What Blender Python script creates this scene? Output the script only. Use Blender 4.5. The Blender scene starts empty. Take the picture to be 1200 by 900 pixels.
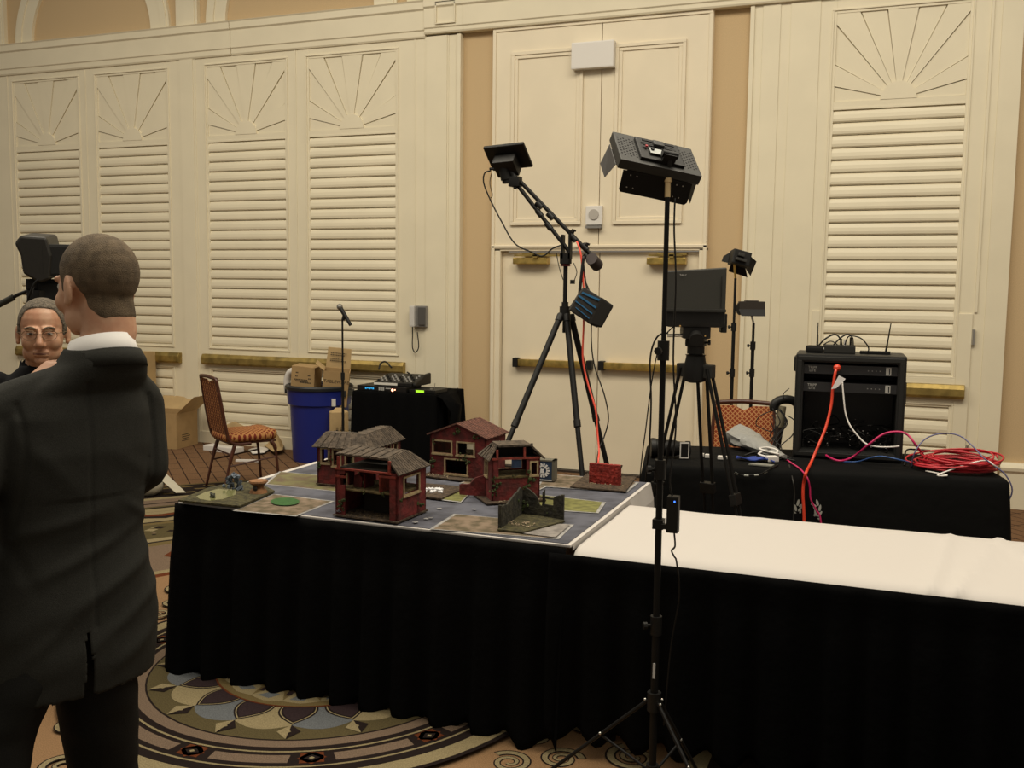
import bpy, bmesh, math, random
from mathutils import Vector, Matrix, Euler, noise
R = math.radians
PI = math.pi
random.seed(7)
scene = bpy.context.scene
COL = scene.collection

# ---------------------------------------------------------------- camera
CAM_H = 1.68; FPX = 1147.0
YAW = R(21.2); PITCH = math.atan(114 / FPX); ROLL = 0.0113
_fw = Vector((-math.sin(YAW) * math.cos(PITCH), math.cos(YAW) * math.cos(PITCH), -math.sin(PITCH)))
_r0 = Vector((math.cos(YAW), math.sin(YAW), 0)); _u0 = _r0.cross(_fw)
_r = _r0 * math.cos(ROLL) + _u0 * math.sin(ROLL)
_u = -_r0 * math.sin(ROLL) + _u0 * math.cos(ROLL)
CP = Vector((0, 0, CAM_H))
cd = bpy.data.cameras.new('camera'); cam = bpy.data.objects.new('camera', cd); COL.objects.link(cam)
cam.matrix_world = Matrix.Translation(CP) @ Matrix((_r, _u, -_fw)).transposed().to_4x4()
cd.sensor_width = 36.0; cd.lens = 36.0 * FPX / 1200.0; cd.clip_start = 0.05; cd.clip_end = 100
scene.camera = cam

def ray(px, py):
    return _fw + _r * ((px - 600) / FPX) + _u * ((450 - py) / FPX)
def aY(px, py, Y):
    d = ray(px, py); return CP + d * (Y / d.y)
def aX(px, py, X):
    d = ray(px, py); return CP + d * (X / d.x)
def aZ(px, py, Z=0.0):
    d = ray(px, py); return CP + d * ((Z - CAM_H) / d.z)

# ---------------------------------------------------------------- light
w = bpy.data.worlds.new('world'); scene.world = w; w.use_nodes = True
bg = w.node_tree.nodes['Background']; bg.inputs[0].default_value = (1.0, 0.90, 0.74, 1); bg.inputs[1].default_value = 0.20
def area(name, loc, size, energy, color=(1, 0.905, 0.73), rot=(0, 0, 0)):
    l = bpy.data.lights.new(name, 'AREA'); l.shape = 'RECTANGLE'; l.size = size[0]; l.size_y = size[1]
    l.energy = energy; l.color = color
    o = bpy.data.objects.new(name, l); o.location = loc; o.rotation_euler = rot; COL.objects.link(o); return o
area('ceiling_light', (-3.6, 3.9, 6.3), (9.0, 3.0), 450)
area('ceiling_light', (1.6, 3.6, 6.3), (3.0, 3.0), 165)
area('ceiling_light', (-1.5, 0.4, 5.6), (8.0, 3.0), 90)
scene.view_settings.view_transform = 'Standard'; scene.view_settings.look = 'None'
scene.view_settings.exposure = 0.0; scene.view_settings.gamma = 1.0
scene.view_settings.use_curve_mapping = False

# ---------------------------------------------------------------- materials
MATS = {}
def mat(name, col, rough=0.6, metal=0.0, noise_amt=0.0, noise_scale=20.0, col2=None, bump=0.0, bump_scale=None,
        emit=None, emit_s=0.0, spec=0.5, sheen=0.0, alpha=None, trans=0.0):
    if name in MATS: return MATS[name]
    m = bpy.data.materials.new(name); m.use_nodes = True; nt = m.node_tree; b = nt.nodes['Principled BSDF']
    b.inputs['Base Color'].default_value = (*col, 1); b.inputs['Roughness'].default_value = rough
    b.inputs['Metallic'].default_value = metal; b.inputs['Specular IOR Level'].default_value = spec
    if sheen: b.inputs['Sheen Weight'].default_value = sheen
    if trans: b.inputs['Transmission Weight'].default_value = trans
    if alpha is not None: b.inputs['Alpha'].default_value = alpha
    if emit: b.inputs['Emission Color'].default_value = (*emit, 1); b.inputs['Emission Strength'].default_value = emit_s
    if noise_amt or bump:
        tc = nt.nodes.new('ShaderNodeTexCoord'); nz = nt.nodes.new('ShaderNodeTexNoise')
        nz.inputs['Scale'].default_value = noise_scale; nz.inputs['Detail'].default_value = 4
        nt.links.new(tc.outputs['Object'], nz.inputs['Vector'])
        if noise_amt:
            c2 = col2 or tuple(c * (1 - noise_amt) for c in col)
            cr = nt.nodes.new('ShaderNodeValToRGB')
            cr.color_ramp.elements[0].position = 0.38; cr.color_ramp.elements[1].position = 0.62
            cr.color_ramp.elements[0].color = (*c2, 1); cr.color_ramp.elements[1].color = (*col, 1)
            nt.links.new(nz.outputs['Fac'], cr.inputs['Fac']); nt.links.new(cr.outputs['Color'], b.inputs['Base Color'])
        if bump:
            nz2 = nt.nodes.new('ShaderNodeTexNoise'); nz2.inputs['Scale'].default_value = bump_scale or noise_scale
            nt.links.new(tc.outputs['Object'], nz2.inputs['Vector'])
            bp = nt.nodes.new('ShaderNodeBump'); bp.inputs['Strength'].default_value = bump; bp.inputs['Distance'].default_value = 0.01
            nt.links.new(nz2.outputs['Fac'], bp.inputs['Height']); nt.links.new(bp.outputs['Normal'], b.inputs['Normal'])
    MATS[name] = m; return m

def lattice_mat(name, ground, line, scale=60.0, width=0.18, dot=None, rot45=True, axes='XZ', rough=0.8, thick_y=None):
    """cloth or carpet woven with a crossing lattice of thin lines"""
    m = bpy.data.materials.new(name); m.use_nodes = True; nt = m.node_tree; b = nt.nodes['Principled BSDF']; b.inputs['Roughness'].default_value = rough
    b.inputs['Specular IOR Level'].default_value = 0.15
    N = nt.nodes.new; L = nt.links.new
    tc = N('ShaderNodeTexCoord'); sx = N('ShaderNodeSeparateXYZ'); L(tc.outputs['Object'], sx.inputs[0])
    def mt(op, a, bb=None):
        n = N('ShaderNodeMath'); n.operation = op
        for i, v in enumerate((a, bb)):
            if v is None: continue
            if isinstance(v, (int, float)): n.inputs[i].default_value = v
            else: L(v, n.inputs[i])
        return n.outputs[0]
    A = sx.outputs[axes[0]]; B = sx.outputs[axes[1]]
    if rot45: p = mt('ADD', A, B); q = mt('SUBTRACT', A, B)
    else: p = A; q = B
    def linef(v, s, wd):
        f = mt('FRACT', mt('MULTIPLY', v, s)); return mt('LESS_THAN', f, wd)
    l = mt('MAXIMUM', linef(p, scale, width), linef(q, thick_y or scale, width * ((thick_y or scale) / scale)))
    mix = N('ShaderNodeMix'); mix.data_type = 'RGBA'; L(l, mix.inputs['Factor'])
    nz = N('ShaderNodeTexNoise'); nz.inputs['Scale'].default_value = 90; L(tc.outputs['Object'], nz.inputs['Vector'])
    g = N('ShaderNodeMix'); g.data_type = 'RGBA'; L(nz.outputs['Fac'], g.inputs['Factor'])
    g.inputs['A'].default_value = (*[c * .55 for c in ground], 1); g.inputs['B'].default_value = (*[c * 1.45 for c in ground], 1)
    L(g.outputs['Result'], mix.inputs['A']); mix.inputs['B'].default_value = (*line, 1)
    L(mix.outputs['Result'], b.inputs['Base Color']); return m

CREAM = mat('cream_paint', (0.81, 0.735, 0.555), 0.45, noise_amt=0.04, noise_scale=3)
CREAM2 = mat('cream_door_paint', (0.83, 0.735, 0.56), 0.4, noise_amt=0.04, noise_scale=3)
TAN = mat('tan_wall_fabric', (0.62, 0.455, 0.26), 0.85, noise_amt=0.12, noise_scale=160)
BRASS = mat('brass', (0.78, 0.56, 0.17), 0.33, .9, noise_amt=0.4, noise_scale=14)
BRASS2 = mat('worn_brass', (0.42, 0.30, 0.09), 0.45, 0.6, noise_amt=0.45, noise_scale=9)
BLACK = mat('black_plastic', (0.007, 0.0065, 0.006), 0.5, spec=.35)
BLACKM = mat('black_metal', (0.0045, 0.004, 0.0036), 0.55, 0.0, spec=.28)
DGREY = mat('dark_grey_plastic', (0.020, 0.019, 0.016), 0.55, noise_amt=.2, noise_scale=200)
CLOTHK = mat('black_cloth', (0.0032, 0.0032, 0.0034), 0.95, spec=0.05, bump=.3, bump_scale=30)
CLOTHK2 = mat('black_table_cloth', (0.0045, 0.0045, 0.0045), 0.9, spec=0.1, bump=.5, bump_scale=12)
WHITEC = mat('white_table_cloth', (0.55, 0.515, 0.485), 0.85, bump=.25, bump_scale=7)
WHITE = mat('white_plastic', (0.75, 0.72, 0.68), 0.4)
GREYP = mat('grey_plastic', (0.22, 0.21, 0.2), 0.4)
SILVER = mat('silver_metal', (0.6, 0.58, 0.54), 0.3, 0.9)
CARD = mat('cardboard', (0.40, 0.26, 0.115), 0.85, noise_amt=.12, noise_scale=8)
CARDIN = mat('cardboard_light', (0.50, 0.35, 0.17), 0.85, noise_amt=.12, noise_scale=8)
INK = mat('black_ink', (0.02, 0.015, 0.01), 0.8)
REDWALL = mat('painted_red_wall', (0.17, 0.018, 0.017), 0.8, noise_amt=.6, noise_scale=22, col2=(0.075, 0.012, 0.010), bump=.4, bump_scale=60)
MOSS = mat('green_flock', (0.055, 0.075, 0.018), 0.95, noise_amt=.6, noise_scale=60, bump=1, bump_scale=80)
ROOF = mat('weathered_roof', (0.105, 0.078, 0.055), 0.9, noise_amt=.55, noise_scale=40, bump=.7, bump_scale=70)
FRAMEC = mat('cream_window_frame', (0.40, 0.30, 0.165), 0.8, noise_amt=.3, noise_scale=60)
DIRT = mat('dirt_ground', (0.085, 0.055, 0.032), 0.95, noise_amt=.6, noise_scale=60, bump=1, bump_scale=90)
FLOORB = mat('mossy_floorboards', (0.14, 0.10, 0.035), 0.95, noise_amt=.6, noise_scale=45, bump=.7, bump_scale=70)
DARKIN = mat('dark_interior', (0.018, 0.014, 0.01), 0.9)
RED = mat('red_cable', (0.46, 0.016, 0.028), 0.4)
ORANGE = mat('orange_cable', (0.72, 0.06, 0.025), 0.4)
PINK = mat('magenta_cable', (0.55, 0.02, 0.12), 0.4)
BLUEC = mat('blue_cable', (0.03, 0.09, 0.28), 0.4)
PERIW = mat('violet_cable', (0.12, 0.12, 0.25), 0.4)
WOODF = mat('dark_mahogany_frame', (0.075, 0.022, 0.012), 0.35, noise_amt=.3, noise_scale=30)
CHFAB = lattice_mat('rust_lattice_fabric', (0.22, 0.042, 0.016), (0.46, 0.22, 0.09), 33, .26, axes='YZ')
CHFAB2 = lattice_mat('rust_dotted_fabric', (0.40, 0.185, 0.075), (0.11, 0.025, 0.015), 22, .34, axes='YZ')
CHSEAT = lattice_mat('rust_seat_fabric', (0.15, 0.024, 0.014), (0.40, 0.19, 0.07), 23, .38, axes='XY')

# ---------------------------------------------------------------- mesh helpers
class MB:
    def __init__(s): s.bm = bmesh.new(); s.mi = 0
    def _f(s, vs):
        try:
            f = s.bm.faces.new(vs); f.material_index = s.mi; return f
        except ValueError: return None
    def box(s, x0, x1, y0, y1, z0, z1, M=None, bev=0):
        P = [(x, y, z) for z in (z0, z1) for y in (y0, y1) for x in (x0, x1)]
        v = [s.bm.verts.new((M @ Vector(p)) if M else p) for p in P]
        fs = [s._f([v[i] for i in q]) for q in ((0, 2, 3, 1), (4, 5, 7, 6), (0, 1, 5, 4), (2, 6, 7, 3), (0, 4, 6, 2), (1, 3, 7, 5))]
        if bev:
            es = list({e for f in fs for e in f.edges})
            r = bmesh.ops.bevel(s.bm, geom=es, offset=bev, segments=2, affect='EDGES', profile=.7)
            for f in r['faces']: f.material_index = s.mi
        return s
    def prism(s, pts, ext, M=None):
        """pts: 3D polygon, ext: extrusion vector"""
        ext = Vector(ext); a = [Vector(p) for p in pts]
        if M: a = [M @ p for p in a]; ext = M.to_3x3() @ ext
        b = [p + ext for p in a]
        va = [s.bm.verts.new(p) for p in a]; vb = [s.bm.verts.new(p) for p in b]
        s._f(list(reversed(va))); s._f(vb); n = len(a)
        for i in range(n): s._f([va[i], va[(i + 1) % n], vb[(i + 1) % n], vb[i]])
        return s
    def poly(s, pts):
        s._f([s.bm.verts.new(p) for p in pts]); return s
    def grid(s, rows):
        vr = [[s.bm.verts.new(p) for p in r] for r in rows]
        for i in range(len(vr) - 1):
            for j in range(len(vr[0]) - 1):
                s._f([vr[i][j], vr[i][j + 1], vr[i + 1][j + 1], vr[i + 1][j]])
        return s
    def loft(s, rings, cap=True):
        vr = [[s.bm.verts.new(p) for p in r] for r in rings]; n = len(vr[0])
        for i in range(len(vr) - 1):
            for j in range(n): s._f([vr[i][j], vr[i][(j + 1) % n], vr[i + 1][(j + 1) % n], vr[i + 1][j]])
        if cap: s._f(list(reversed(vr[0]))); s._f(vr[-1])
        return s
    def cyl(s, a, b, r0, r1=None, n=14, cap=True):
        a = Vector(a); b = Vector(b); r1 = r0 if r1 is None else r1
        d = (b - a).normalized(); q = d.to_track_quat('Z', 'Y')
        rg = []
        for p, r in ((a, r0), (b, r1)):
            rg.append([p + q @ Vector((r * math.cos(2 * PI * i / n), r * math.sin(2 * PI * i / n), 0)) for i in range(n)])
        return s.loft(rg, cap)
    def lathe(s, prof, c=(0, 0, 0), n=28, M=None, cap=True):
        c = Vector(c); rg = []
        for r, z in prof:
            ring = [Vector((r * math.cos(2 * PI * i / n), r * math.sin(2 * PI * i / n), z)) for i in range(n)]
            rg.append([(M @ p if M else p) + c for p in ring])
        return s.loft(rg, cap)
    def tube(s, pts, r, n=8, smooth=6, closed=False):
        pts = [Vector(p) for p in pts]
        if smooth and len(pts) > 2:
            q = [pts[0]] + pts + [pts[-1]]; out = []
            for i in range(1, len(q) - 2):
                p0, p1, p2, p3 = q[i - 1:i + 3]
                for k in range(smooth):
                    t = k / smooth
                    out.append(.5 * ((2 * p1) + (p2 - p0) * t + (2 * p0 - 5 * p1 + 4 * p2 - p3) * t * t + (3 * p1 - p0 - 3 * p2 + p3) * t ** 3))
            out.append(pts[-1]); pts = out
        rg = []; q0 = None
        for i, p in enumerate(pts):
            d = (pts[min(i + 1, len(pts) - 1)] - pts[max(i - 1, 0)])
            if d.length < 1e-7: d = Vector((0, 0, 1))
            d.normalize()
            if q0 is None: q0 = d.to_track_quat('Z', 'Y')
            else:
                z = q0 @ Vector((0, 0, 1)); q0 = z.rotation_difference(d) @ q0
            rr = r[min(i, len(r) - 1)] if isinstance(r, (list, tuple)) else r
            rg.append([p + q0 @ Vector((rr * math.cos(2 * PI * j / n), rr * math.sin(2 * PI * j / n), 0)) for j in range(n)])
        return s.loft(rg)
    def ball(s, c, r, M=None, n=16, squash=(1, 1, 1)):
        c = Vector(c); m = n // 2; rg = []
        rr = r if isinstance(r, (tuple, list)) else (r, r, r)
        for i in range(m + 1):
            th = PI * i / m; th = min(max(th, .02), PI - .02)
            ring = []
            for j in range(n):
                p = Vector((rr[0] * math.sin(th) * math.cos(2 * PI * j / n), rr[1] * math.sin(th) * math.sin(2 * PI * j / n), -rr[2] * math.cos(th)))
                if M: p = M @ p
                ring.append(c + p)
            rg.append(ring)
        return s.loft(rg)
    def build(s, name, m, parent=None, smooth=False, loc=None, bevel=0, sub=0):
        me = bpy.data.meshes.new(name)
        bmesh.ops.recalc_face_normals(s.bm, faces=s.bm.faces)
        s.bm.to_mesh(me); s.bm.free()
        for mm in (m if isinstance(m, (list, tuple)) else [m]): me.materials.append(mm)
        o = bpy.data.objects.new(name, me); COL.objects.link(o)
        if smooth:
            for p in me.polygons: p.use_smooth = True
            if smooth != 'all':
                try: me.set_sharp_from_angle(angle=R(40))
                except Exception: pass
        if parent: o.parent = parent
        if loc is not None: o.location = loc
        if bevel:
            bv = o.modifiers.new('bevel', 'BEVEL'); bv.width = bevel; bv.segments = 2; bv.limit_method = 'ANGLE'
        if sub:
            sb = o.modifiers.new('sub', 'SUBSURF'); sb.levels = sub; sb.render_levels = sub
        return o

def tag(o, label=None, cat=None, group=None, kind=None):
    if label: o['label'] = label
    if cat: o['category'] = cat
    if group: o['group'] = group
    if kind: o['kind'] = kind
    return o
def empty(name, loc=(0, 0, 0), rz=0.0, label=None, cat=None, group=None):
    o = bpy.data.objects.new(name, None); COL.objects.link(o); o.location = loc; o.rotation_euler = (0, 0, rz); o.empty_display_size = .1
    tag(o, label, cat, group); return o
def kids(o): return [c for c in bpy.data.objects if c.parent == o]
def copy_tree(o, parent=None):
    ch = kids(o); c = o.copy(); COL.objects.link(c)
    if parent: c.parent = parent
    for k in ch: copy_tree(k, c)
    return c
def struct(o): o['kind'] = 'structure'; return o
def wall_holes(mb, x0, x1, z0, z1, y0, y1, holes, M=None):
    xs = sorted({x0, x1, *[h[0] for h in holes], *[h[1] for h in holes]}); xs = [x for x in xs if x0 <= x <= x1]
    for a, b in zip(xs, xs[1:]):
        hs = sorted([(max(h[2], z0), min(h[3], z1)) for h in holes if h[0] <= a + 1e-6 and h[1] >= b - 1e-6])
        z = z0
        for lo, hi in hs:
            if lo > z + 1e-6: mb.box(a, b, y0, y1, z, lo, M)
            z = max(z, hi)
        if z < z1 - 1e-6: mb.box(a, b, y0, y1, z, z1, M)
def frame_rect(mb, x0, x1, z0, z1, y0, y1, t, M=None):
    mb.box(x0, x1, y0, y1, z1 - t, z1, M); mb.box(x0, x1, y0, y1, z0, z0 + t, M)
    mb.box(x0, x0 + t, y0, y1, z0 + t, z1 - t, M); mb.box(x1 - t, x1, y0, y1, z0 + t, z1 - t, M)
def text_mesh(name, s, size, m, parent, mw, ext=0.0006, align='CENTER'):
    cu = bpy.data.curves.new(name, 'FONT'); cu.body = s; cu.size = size; cu.extrude = ext; cu.align_x = align; cu.align_y = 'CENTER'
    t = bpy.data.objects.new('tmp', cu); COL.objects.link(t)
    dg = bpy.context.evaluated_depsgraph_get(); me = bpy.data.meshes.new_from_object(t.evaluated_get(dg))
    bpy.data.objects.remove(t); bpy.data.curves.remove(cu)
    me.materials.clear(); me.materials.append(m)
    o = bpy.data.objects.new(name, me); COL.objects.link(o)
    if parent: o.parent = parent
    o.matrix_local = mw; return o
FACE_CAM = Matrix.Rotation(PI / 2, 4, 'X')       # text standing upright, readable from -Y
# ================================================================ FLOOR (patterned carpet, inlaid pieces of one mesh)
CC = Vector((-2.253, 3.53))
FL = []; FLN = {}
def fm(name, col, **k):
    FLN[name] = len(FL); FL.append(mat('carpet_' + name, tuple(c * .72 for c in col), .95, spec=.1, noise_amt=.35, noise_scale=260, **k)); return FLN[name]
fm('tan', (0.38, 0.225, 0.115)); fm('olive', (0.125, 0.098, 0.045)); fm('mauve', (0.235, 0.165, 0.115)); fm('dark', (0.022, 0.014, 0.012))
fm('cream', (0.36, 0.29, 0.16)); fm('blue', (0.17, 0.18, 0.19)); fm('plum', (0.042, 0.026, 0.028)); fm('rust', (0.16, 0.042, 0.014)); fm('gold', (0.20, 0.145, 0.06))
FLN['lattice'] = len(FL)
FL.append(lattice_mat('carpet_lattice', (0.165, 0.092, 0.048), (0.03, 0.014, 0.009), 6.2, .085, axes='XY', thick_y=2.6, rough=.95))
F = MB(); F.mi = FLN['lattice']
F.box(-14, 8, -4, 9.2, -.05, 0)
Z = [0.0]
def lay(): Z[0] += .0004; return Z[0]
def clip(p): return p
def disc(r, col, c=CC, n=72, ymax=8.38):
    z = lay(); F.mi = FLN[col]
    F.poly([(c.x + r * math.cos(2 * PI * i / n), c.y + r * math.sin(2 * PI * i / n), z) for i in range(n)])
def pol(r, a, c=CC): return (c.x + r * math.cos(a), c.y + r * math.sin(a))
def pl(pts, col, z=None):
    z = z or lay(); F.mi = FLN[col]; F.poly([(p[0], p[1], z) for p in pts])
disc(4.42, 'gold'); disc(4.38, 'dark'); 
z = lay()
for i in range(150):
    a = 2 * PI * i / 150
    for rr, da in ((4.30, 0), (4.19, .02), (4.08, 0)):
        pl([pol(rr - .02, a + da - .011), pol(rr - .02, a + da + .009), pol(rr + .02, a + da + .013), pol(rr + .02, a + da - .007)], 'gold', z)
disc(3.96, 'cream'); disc(3.88, 'mauve'); disc(3.76, 'dark'); disc(3.73, 'mauve'); disc(3.64, 'olive'); disc(3.60, 'dark'); disc(3.56, 'cream')
z1 = lay(); z2 = lay(); z3 = lay(); z4 = lay()
for i in range(16):
    a = 2 * PI * i / 16 + .12
    pl([pol(3.5, a - .16), pol(3.22, a), pol(3.5, a + .16)], 'dark', z1)
    pl([pol(3.46, a - .12), pol(3.29, a), pol(3.46, a + .12)], 'rust', z2)
    pl([pol(3.45, a - .035), pol(3.38, a - .03), pol(3.36, a), pol(3.38, a + .03), pol(3.45, a + .035)], 'cream', z3)
disc(3.14, 'dark'); disc(3.11, 'gold'); disc(3.05, 'olive')
z = lay(); rnd = random.Random(3)
for i in range(260):
    a = rnd.uniform(0, 2 * PI); rr = rnd.uniform(2.72, 3.0); s = rnd.uniform(.015, .05)
    pl([pol(rr - s, a), pol(rr, a + s * .4), pol(rr + s, a), pol(rr, a - s * .4)], rnd.choice(['dark', 'cream', 'mauve']), z)
disc(2.66, 'cream'); disc(2.58, 'dark'); disc(2.55, 'gold'); disc(2.47, 'mauve')
z1 = lay(); z2 = lay(); z3 = lay()
for i in range(12):
    a = 2 * PI * i / 12 + .15
    pl([pol(2.45, a - .1), pol(2.45, a + .1), pol(2.2, a + .15), pol(1.97, a + .11), pol(1.97, a - .11), pol(2.2, a - .15)], 'plum', z1)
    for k in range(-4, 5):
        b = a + k * .024
        pl([pol(2.42, b), pol(2.42, b + .006), pol(2.0, b + .006), pol(2.0, b)], 'olive', z2)
    b = a + PI / 12
    pl([pol(2.4, b), pol(2.2, b + .07), pol(2.0, b), pol(2.2, b - .07)], 'rust', z2)
disc(1.90, 'cream'); disc(1.84, 'rust'); disc(1.78, 'tan')
def spiral(cx, cy, s, rot, turns=1.75, col='cream', wd=.30, flip=1):
    n = 44; z = lay()
    for cc, w0, zz in (('dark', wd * 1.6, z), (col, wd, lay())):
        for i in range(n):
            pts = []
            for t, sg in ((i / n, 1), ((i + 1) / n, 1), ((i + 1) / n, -1), (i / n, -1)):
                a = rot + flip * t * turns * 2 * PI; rr = s * (1 - .86 * t); ww = w0 * s * (1 - .55 * t) * .5
                pts.append((cx + (rr + sg * ww) * math.cos(a), cy + (rr + sg * ww) * math.sin(a)))
            pl(pts, cc, zz)
for p, s, ro, fl in ((aZ(628, 867), .07, 1.2, 1), (aZ(597, 897), .075, 2.6, -1), (aZ(657, 893), .075, 0.4, 1), (aZ(775, 862), .085, 3.4, -1), (aZ(742, 892), .09, 2.2, 1), (aZ(700, 925), .09, 5.0, -1), (aZ(690, 855), .07, 2.0, 1),
                     (aZ(800, 925), .08, 1.0, 1), ((-2.6, 2.45), .085, .5, 1), ((-2.52, 2.25), .095, 2.2, -1), ((-2.42, 2.35), .06, 1.2, -1), ((-2.36, 2.1), .09, 4.0, 1), ((-2.15, 2.2), .08, 3.0, -1), ((-2.8, 2.7), .07, 1, 1), ((-2.7, 2.25), .07, 1, 1),
                     ((-3.55, 4.2), .09, 1, 1), ((-3.42, 4.0), .08, 2, -1), ((-3.38, 3.82), .07, 3, 1), ((-3.62, 3.95), .07, 3, 1)):
    spiral(p[0], p[1], s, ro, flip=fl)
pl([(-.60, 2.2), (-.53, 2.2), (-.53, 4.1), (-.60, 4.1)], 'cream')
pl([(-.53, 2.0), (.9, 2.0), (.9, 4.1), (-.53, 4.1)], 'dark')
for k in range(5): pl([(-.45 + .2 * k, 2.2), (-.43 + .2 * k, 2.2), (-.43 + .2 * k, 4.0), (-.45 + .2 * k, 4.0)], 'gold')
# the medallion
disc(1.035, 'dark'); disc(1.015, 'cream'); disc(.945, 'dark'); disc(.902, 'cream'); disc(.892, 'dark')
z1 = lay(); z2 = lay(); z3 = lay(); z4 = lay()
for i in range(12):
    a = 2 * PI * i / 12 - R(29.3); b = a + PI / 12
    n = 6
    inn = [pol(.812, b - .17 + .34 * k / n) for k in range(n + 1)]; out = [pol(.868, b + .165 - .33 * k / n) for k in range(n + 1)]
    pl(inn + out, 'mauve', z1)
    pl([pol(.79, a), pol(.84, a + .062), pol(.885, a), pol(.84, a - .062)], 'rust', z2)
    pl([pol(.80, a - .05), pol(.80, a + .05), pol(.875, a + .05), pol(.875, a - .05)], 'rust', z2)
    pl([pol(.815, a), pol(.84, a + .035), pol(.862, a), pol(.84, a - .035)], 'dark', z3)
    pl([pol(.83, a), pol(.84, a + .013), pol(.85, a), pol(.84, a - .013)], 'cream', z4)
disc(.795, 'cream'); disc(.785, 'dark'); disc(.768, 'dark'); disc(.758, 'mauve'); disc(.708, 'dark'); disc(.70, 'olive')
za, zb, zc, zd, ze, zf = [lay() for _ in range(6)]
for i in range(16):
    a = 2 * PI * i / 16
    col = 'blue' if i % 2 else 'cream'; b = a + PI / 16
    # scale-shaped petals between diamonds
    n = 10; pts = [pol(.585, b - PI / 16)] + [pol(.585 + .04 * math.sin(PI * k / n), b - PI / 16 + PI / 8 * k / n) for k in range(1, n)] + [pol(.585, b + PI / 16), pol(.42, b + .04), pol(.42, b - .04)]
    pl(pts, col, za)
    for rr, wd, cc, zz in ((.578, .17, 'dark', zb), (.570, .155, 'cream', zc), (.564, .145, 'dark', zd), (.556, .13, 'plum', ze)):
        k = 8; L_ = [pol(rr - (rr - .415) * t / k, a - wd * math.sin(PI / 2 * min(1, 1.25 * t / k))) for t in range(k + 1)]
        R_ = [pol(rr - (rr - .415) * t / k, a + wd * math.sin(PI / 2 * min(1, 1.25 * t / k))) for t in range(k, 0, -1)]
        pl(L_ + R_, cc, zz)
    pl([pol(.585, a), pol(.64, a + .07), pol(.70, a)], 'dark', ze); pl([pol(.585, a), pol(.64, a - .07), pol(.70, a)], 'cream', ze)
    pl([pol(.63, a), pol(.64, a + .014), pol(.65, a), pol(.64, a - .014)], 'cream', zf)
disc(.432, 'rust'); disc(.424, 'gold')
za, zb, zc, zd = [lay() for _ in range(4)]
for i in range(16):
    a = 2 * PI * i / 16 + R(22)
    k = 10
    pl([pol(.40 - .03 * abs(t / k - .5), a - .2 + .4 * t / k) for t in range(k + 1)] + [pol(.30, a + .1 - .25 * t / k) for t in range(k + 1)], 'cream', za)
    pl([pol(.37, a - .14), pol(.375, a + .02), pol(.33, a + .1), pol(.32, a - .06)], 'blue', zb)
    pl([pol(.332, a - .035 + .2), pol(.332, a + .035 + .2), pol(.292, a + .04 + .2), pol(.292, a - .04 + .2)], 'plum', zc)
disc(.26, 'gold'); disc(.22, 'blue'); disc(.12, 'plum')
floor = struct(F.build('floor', FL))

# ================================================================ BACK WALL
WY = 8.40
mb = MB(); wall_holes(mb, -14, 6, 0, 6.2, WY + .05, WY + .25, [(-3.40, -1.55, 0, 2.01)])
wb = struct(mb.build('wall_back', TAN))
# white panelling: left and right stretches
BAYS = [(-9.25, -8.35), (-8.07, -7.15), (-6.63, -5.70), (-5.42, -4.47)]
RB = (-.525, .44)
holes = []
for a, b in BAYS + [RB]: holes += [(a, b, .23, .77), (a, b, 1.03, 3.115), (a, b, 3.135, 3.865)]
mb = MB()
wall_holes(mb, -12, -3.79, 0, 3.97, WY, WY + .05, holes)
for a, b in ((-9.36, -9.345), (-6.99, -6.965), (-6.80, -6.775), (-4.27, -4.255), (-4.16, -4.145), (-3.93, -3.915), (-8.235, -8.225), (-5.58, -5.565)):
    mb.box(a, b, WY - .006, WY, 0, 3.97)
mb.box(-6.965, -6.80, WY - .012, WY, 0, 3.97); mb.box(-4.145, -3.93, WY - .012, WY, 0, 3.97); mb.box(-3.83, -3.79, WY - .02, WY, 0, 3.97)
struct(mb.build('trim_1', CREAM, bevel=.002))
mb = MB()
wall_holes(mb, -1.20, .81, 0, 4.3, WY, WY + .05, holes)
mb.box(-1.20, -1.165, WY - .015, WY, 0, 4.3); mb.box(-1.10, -.96, WY - .008, WY, 0, 4.3); mb.box(-.88, -.65, WY - .008, WY, 0, 4.3)
mb.box(.585, .605, WY - .012, WY, 1.52, 4.3); mb.box(.66, .81, WY - .01, WY, 0, 4.3)
struct(mb.build('trim_2', CREAM, bevel=.002))
# cornice
mb = MB()
prof = [(.05, 3.96), (-.012, 3.96), (-.02, 3.975), (-.02, 4.02), (-.03, 4.03), (-.03, 4.20), (-.045, 4.215), (-.045, 4.275), (-.055, 4.29), (.05, 4.29)]
def hprism(mb, prof, x0, x1): mb.prism([(x0, WY + p[0], p[1]) for p in prof], (x1 - x0, 0, 0))
hprism(mb, prof, -12, -6.32); hprism(mb, prof, -6.312, -4.15)
prof2 = [(p[0] - (.02 if p[0] < 0 else 0), p[1] + (.025 if p[1] < 4.0 else .01)) for p in prof]
hprism(mb, prof2, -4.15, -3.76); hprism(mb, prof2, -3.76, 1.4)
frame_rect(mb, -4.03, -3.83, 4.06, 4.26, WY - .065, WY - .045, .012)
struct(mb.build('trim_3', CREAM, bevel=.002))
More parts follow.
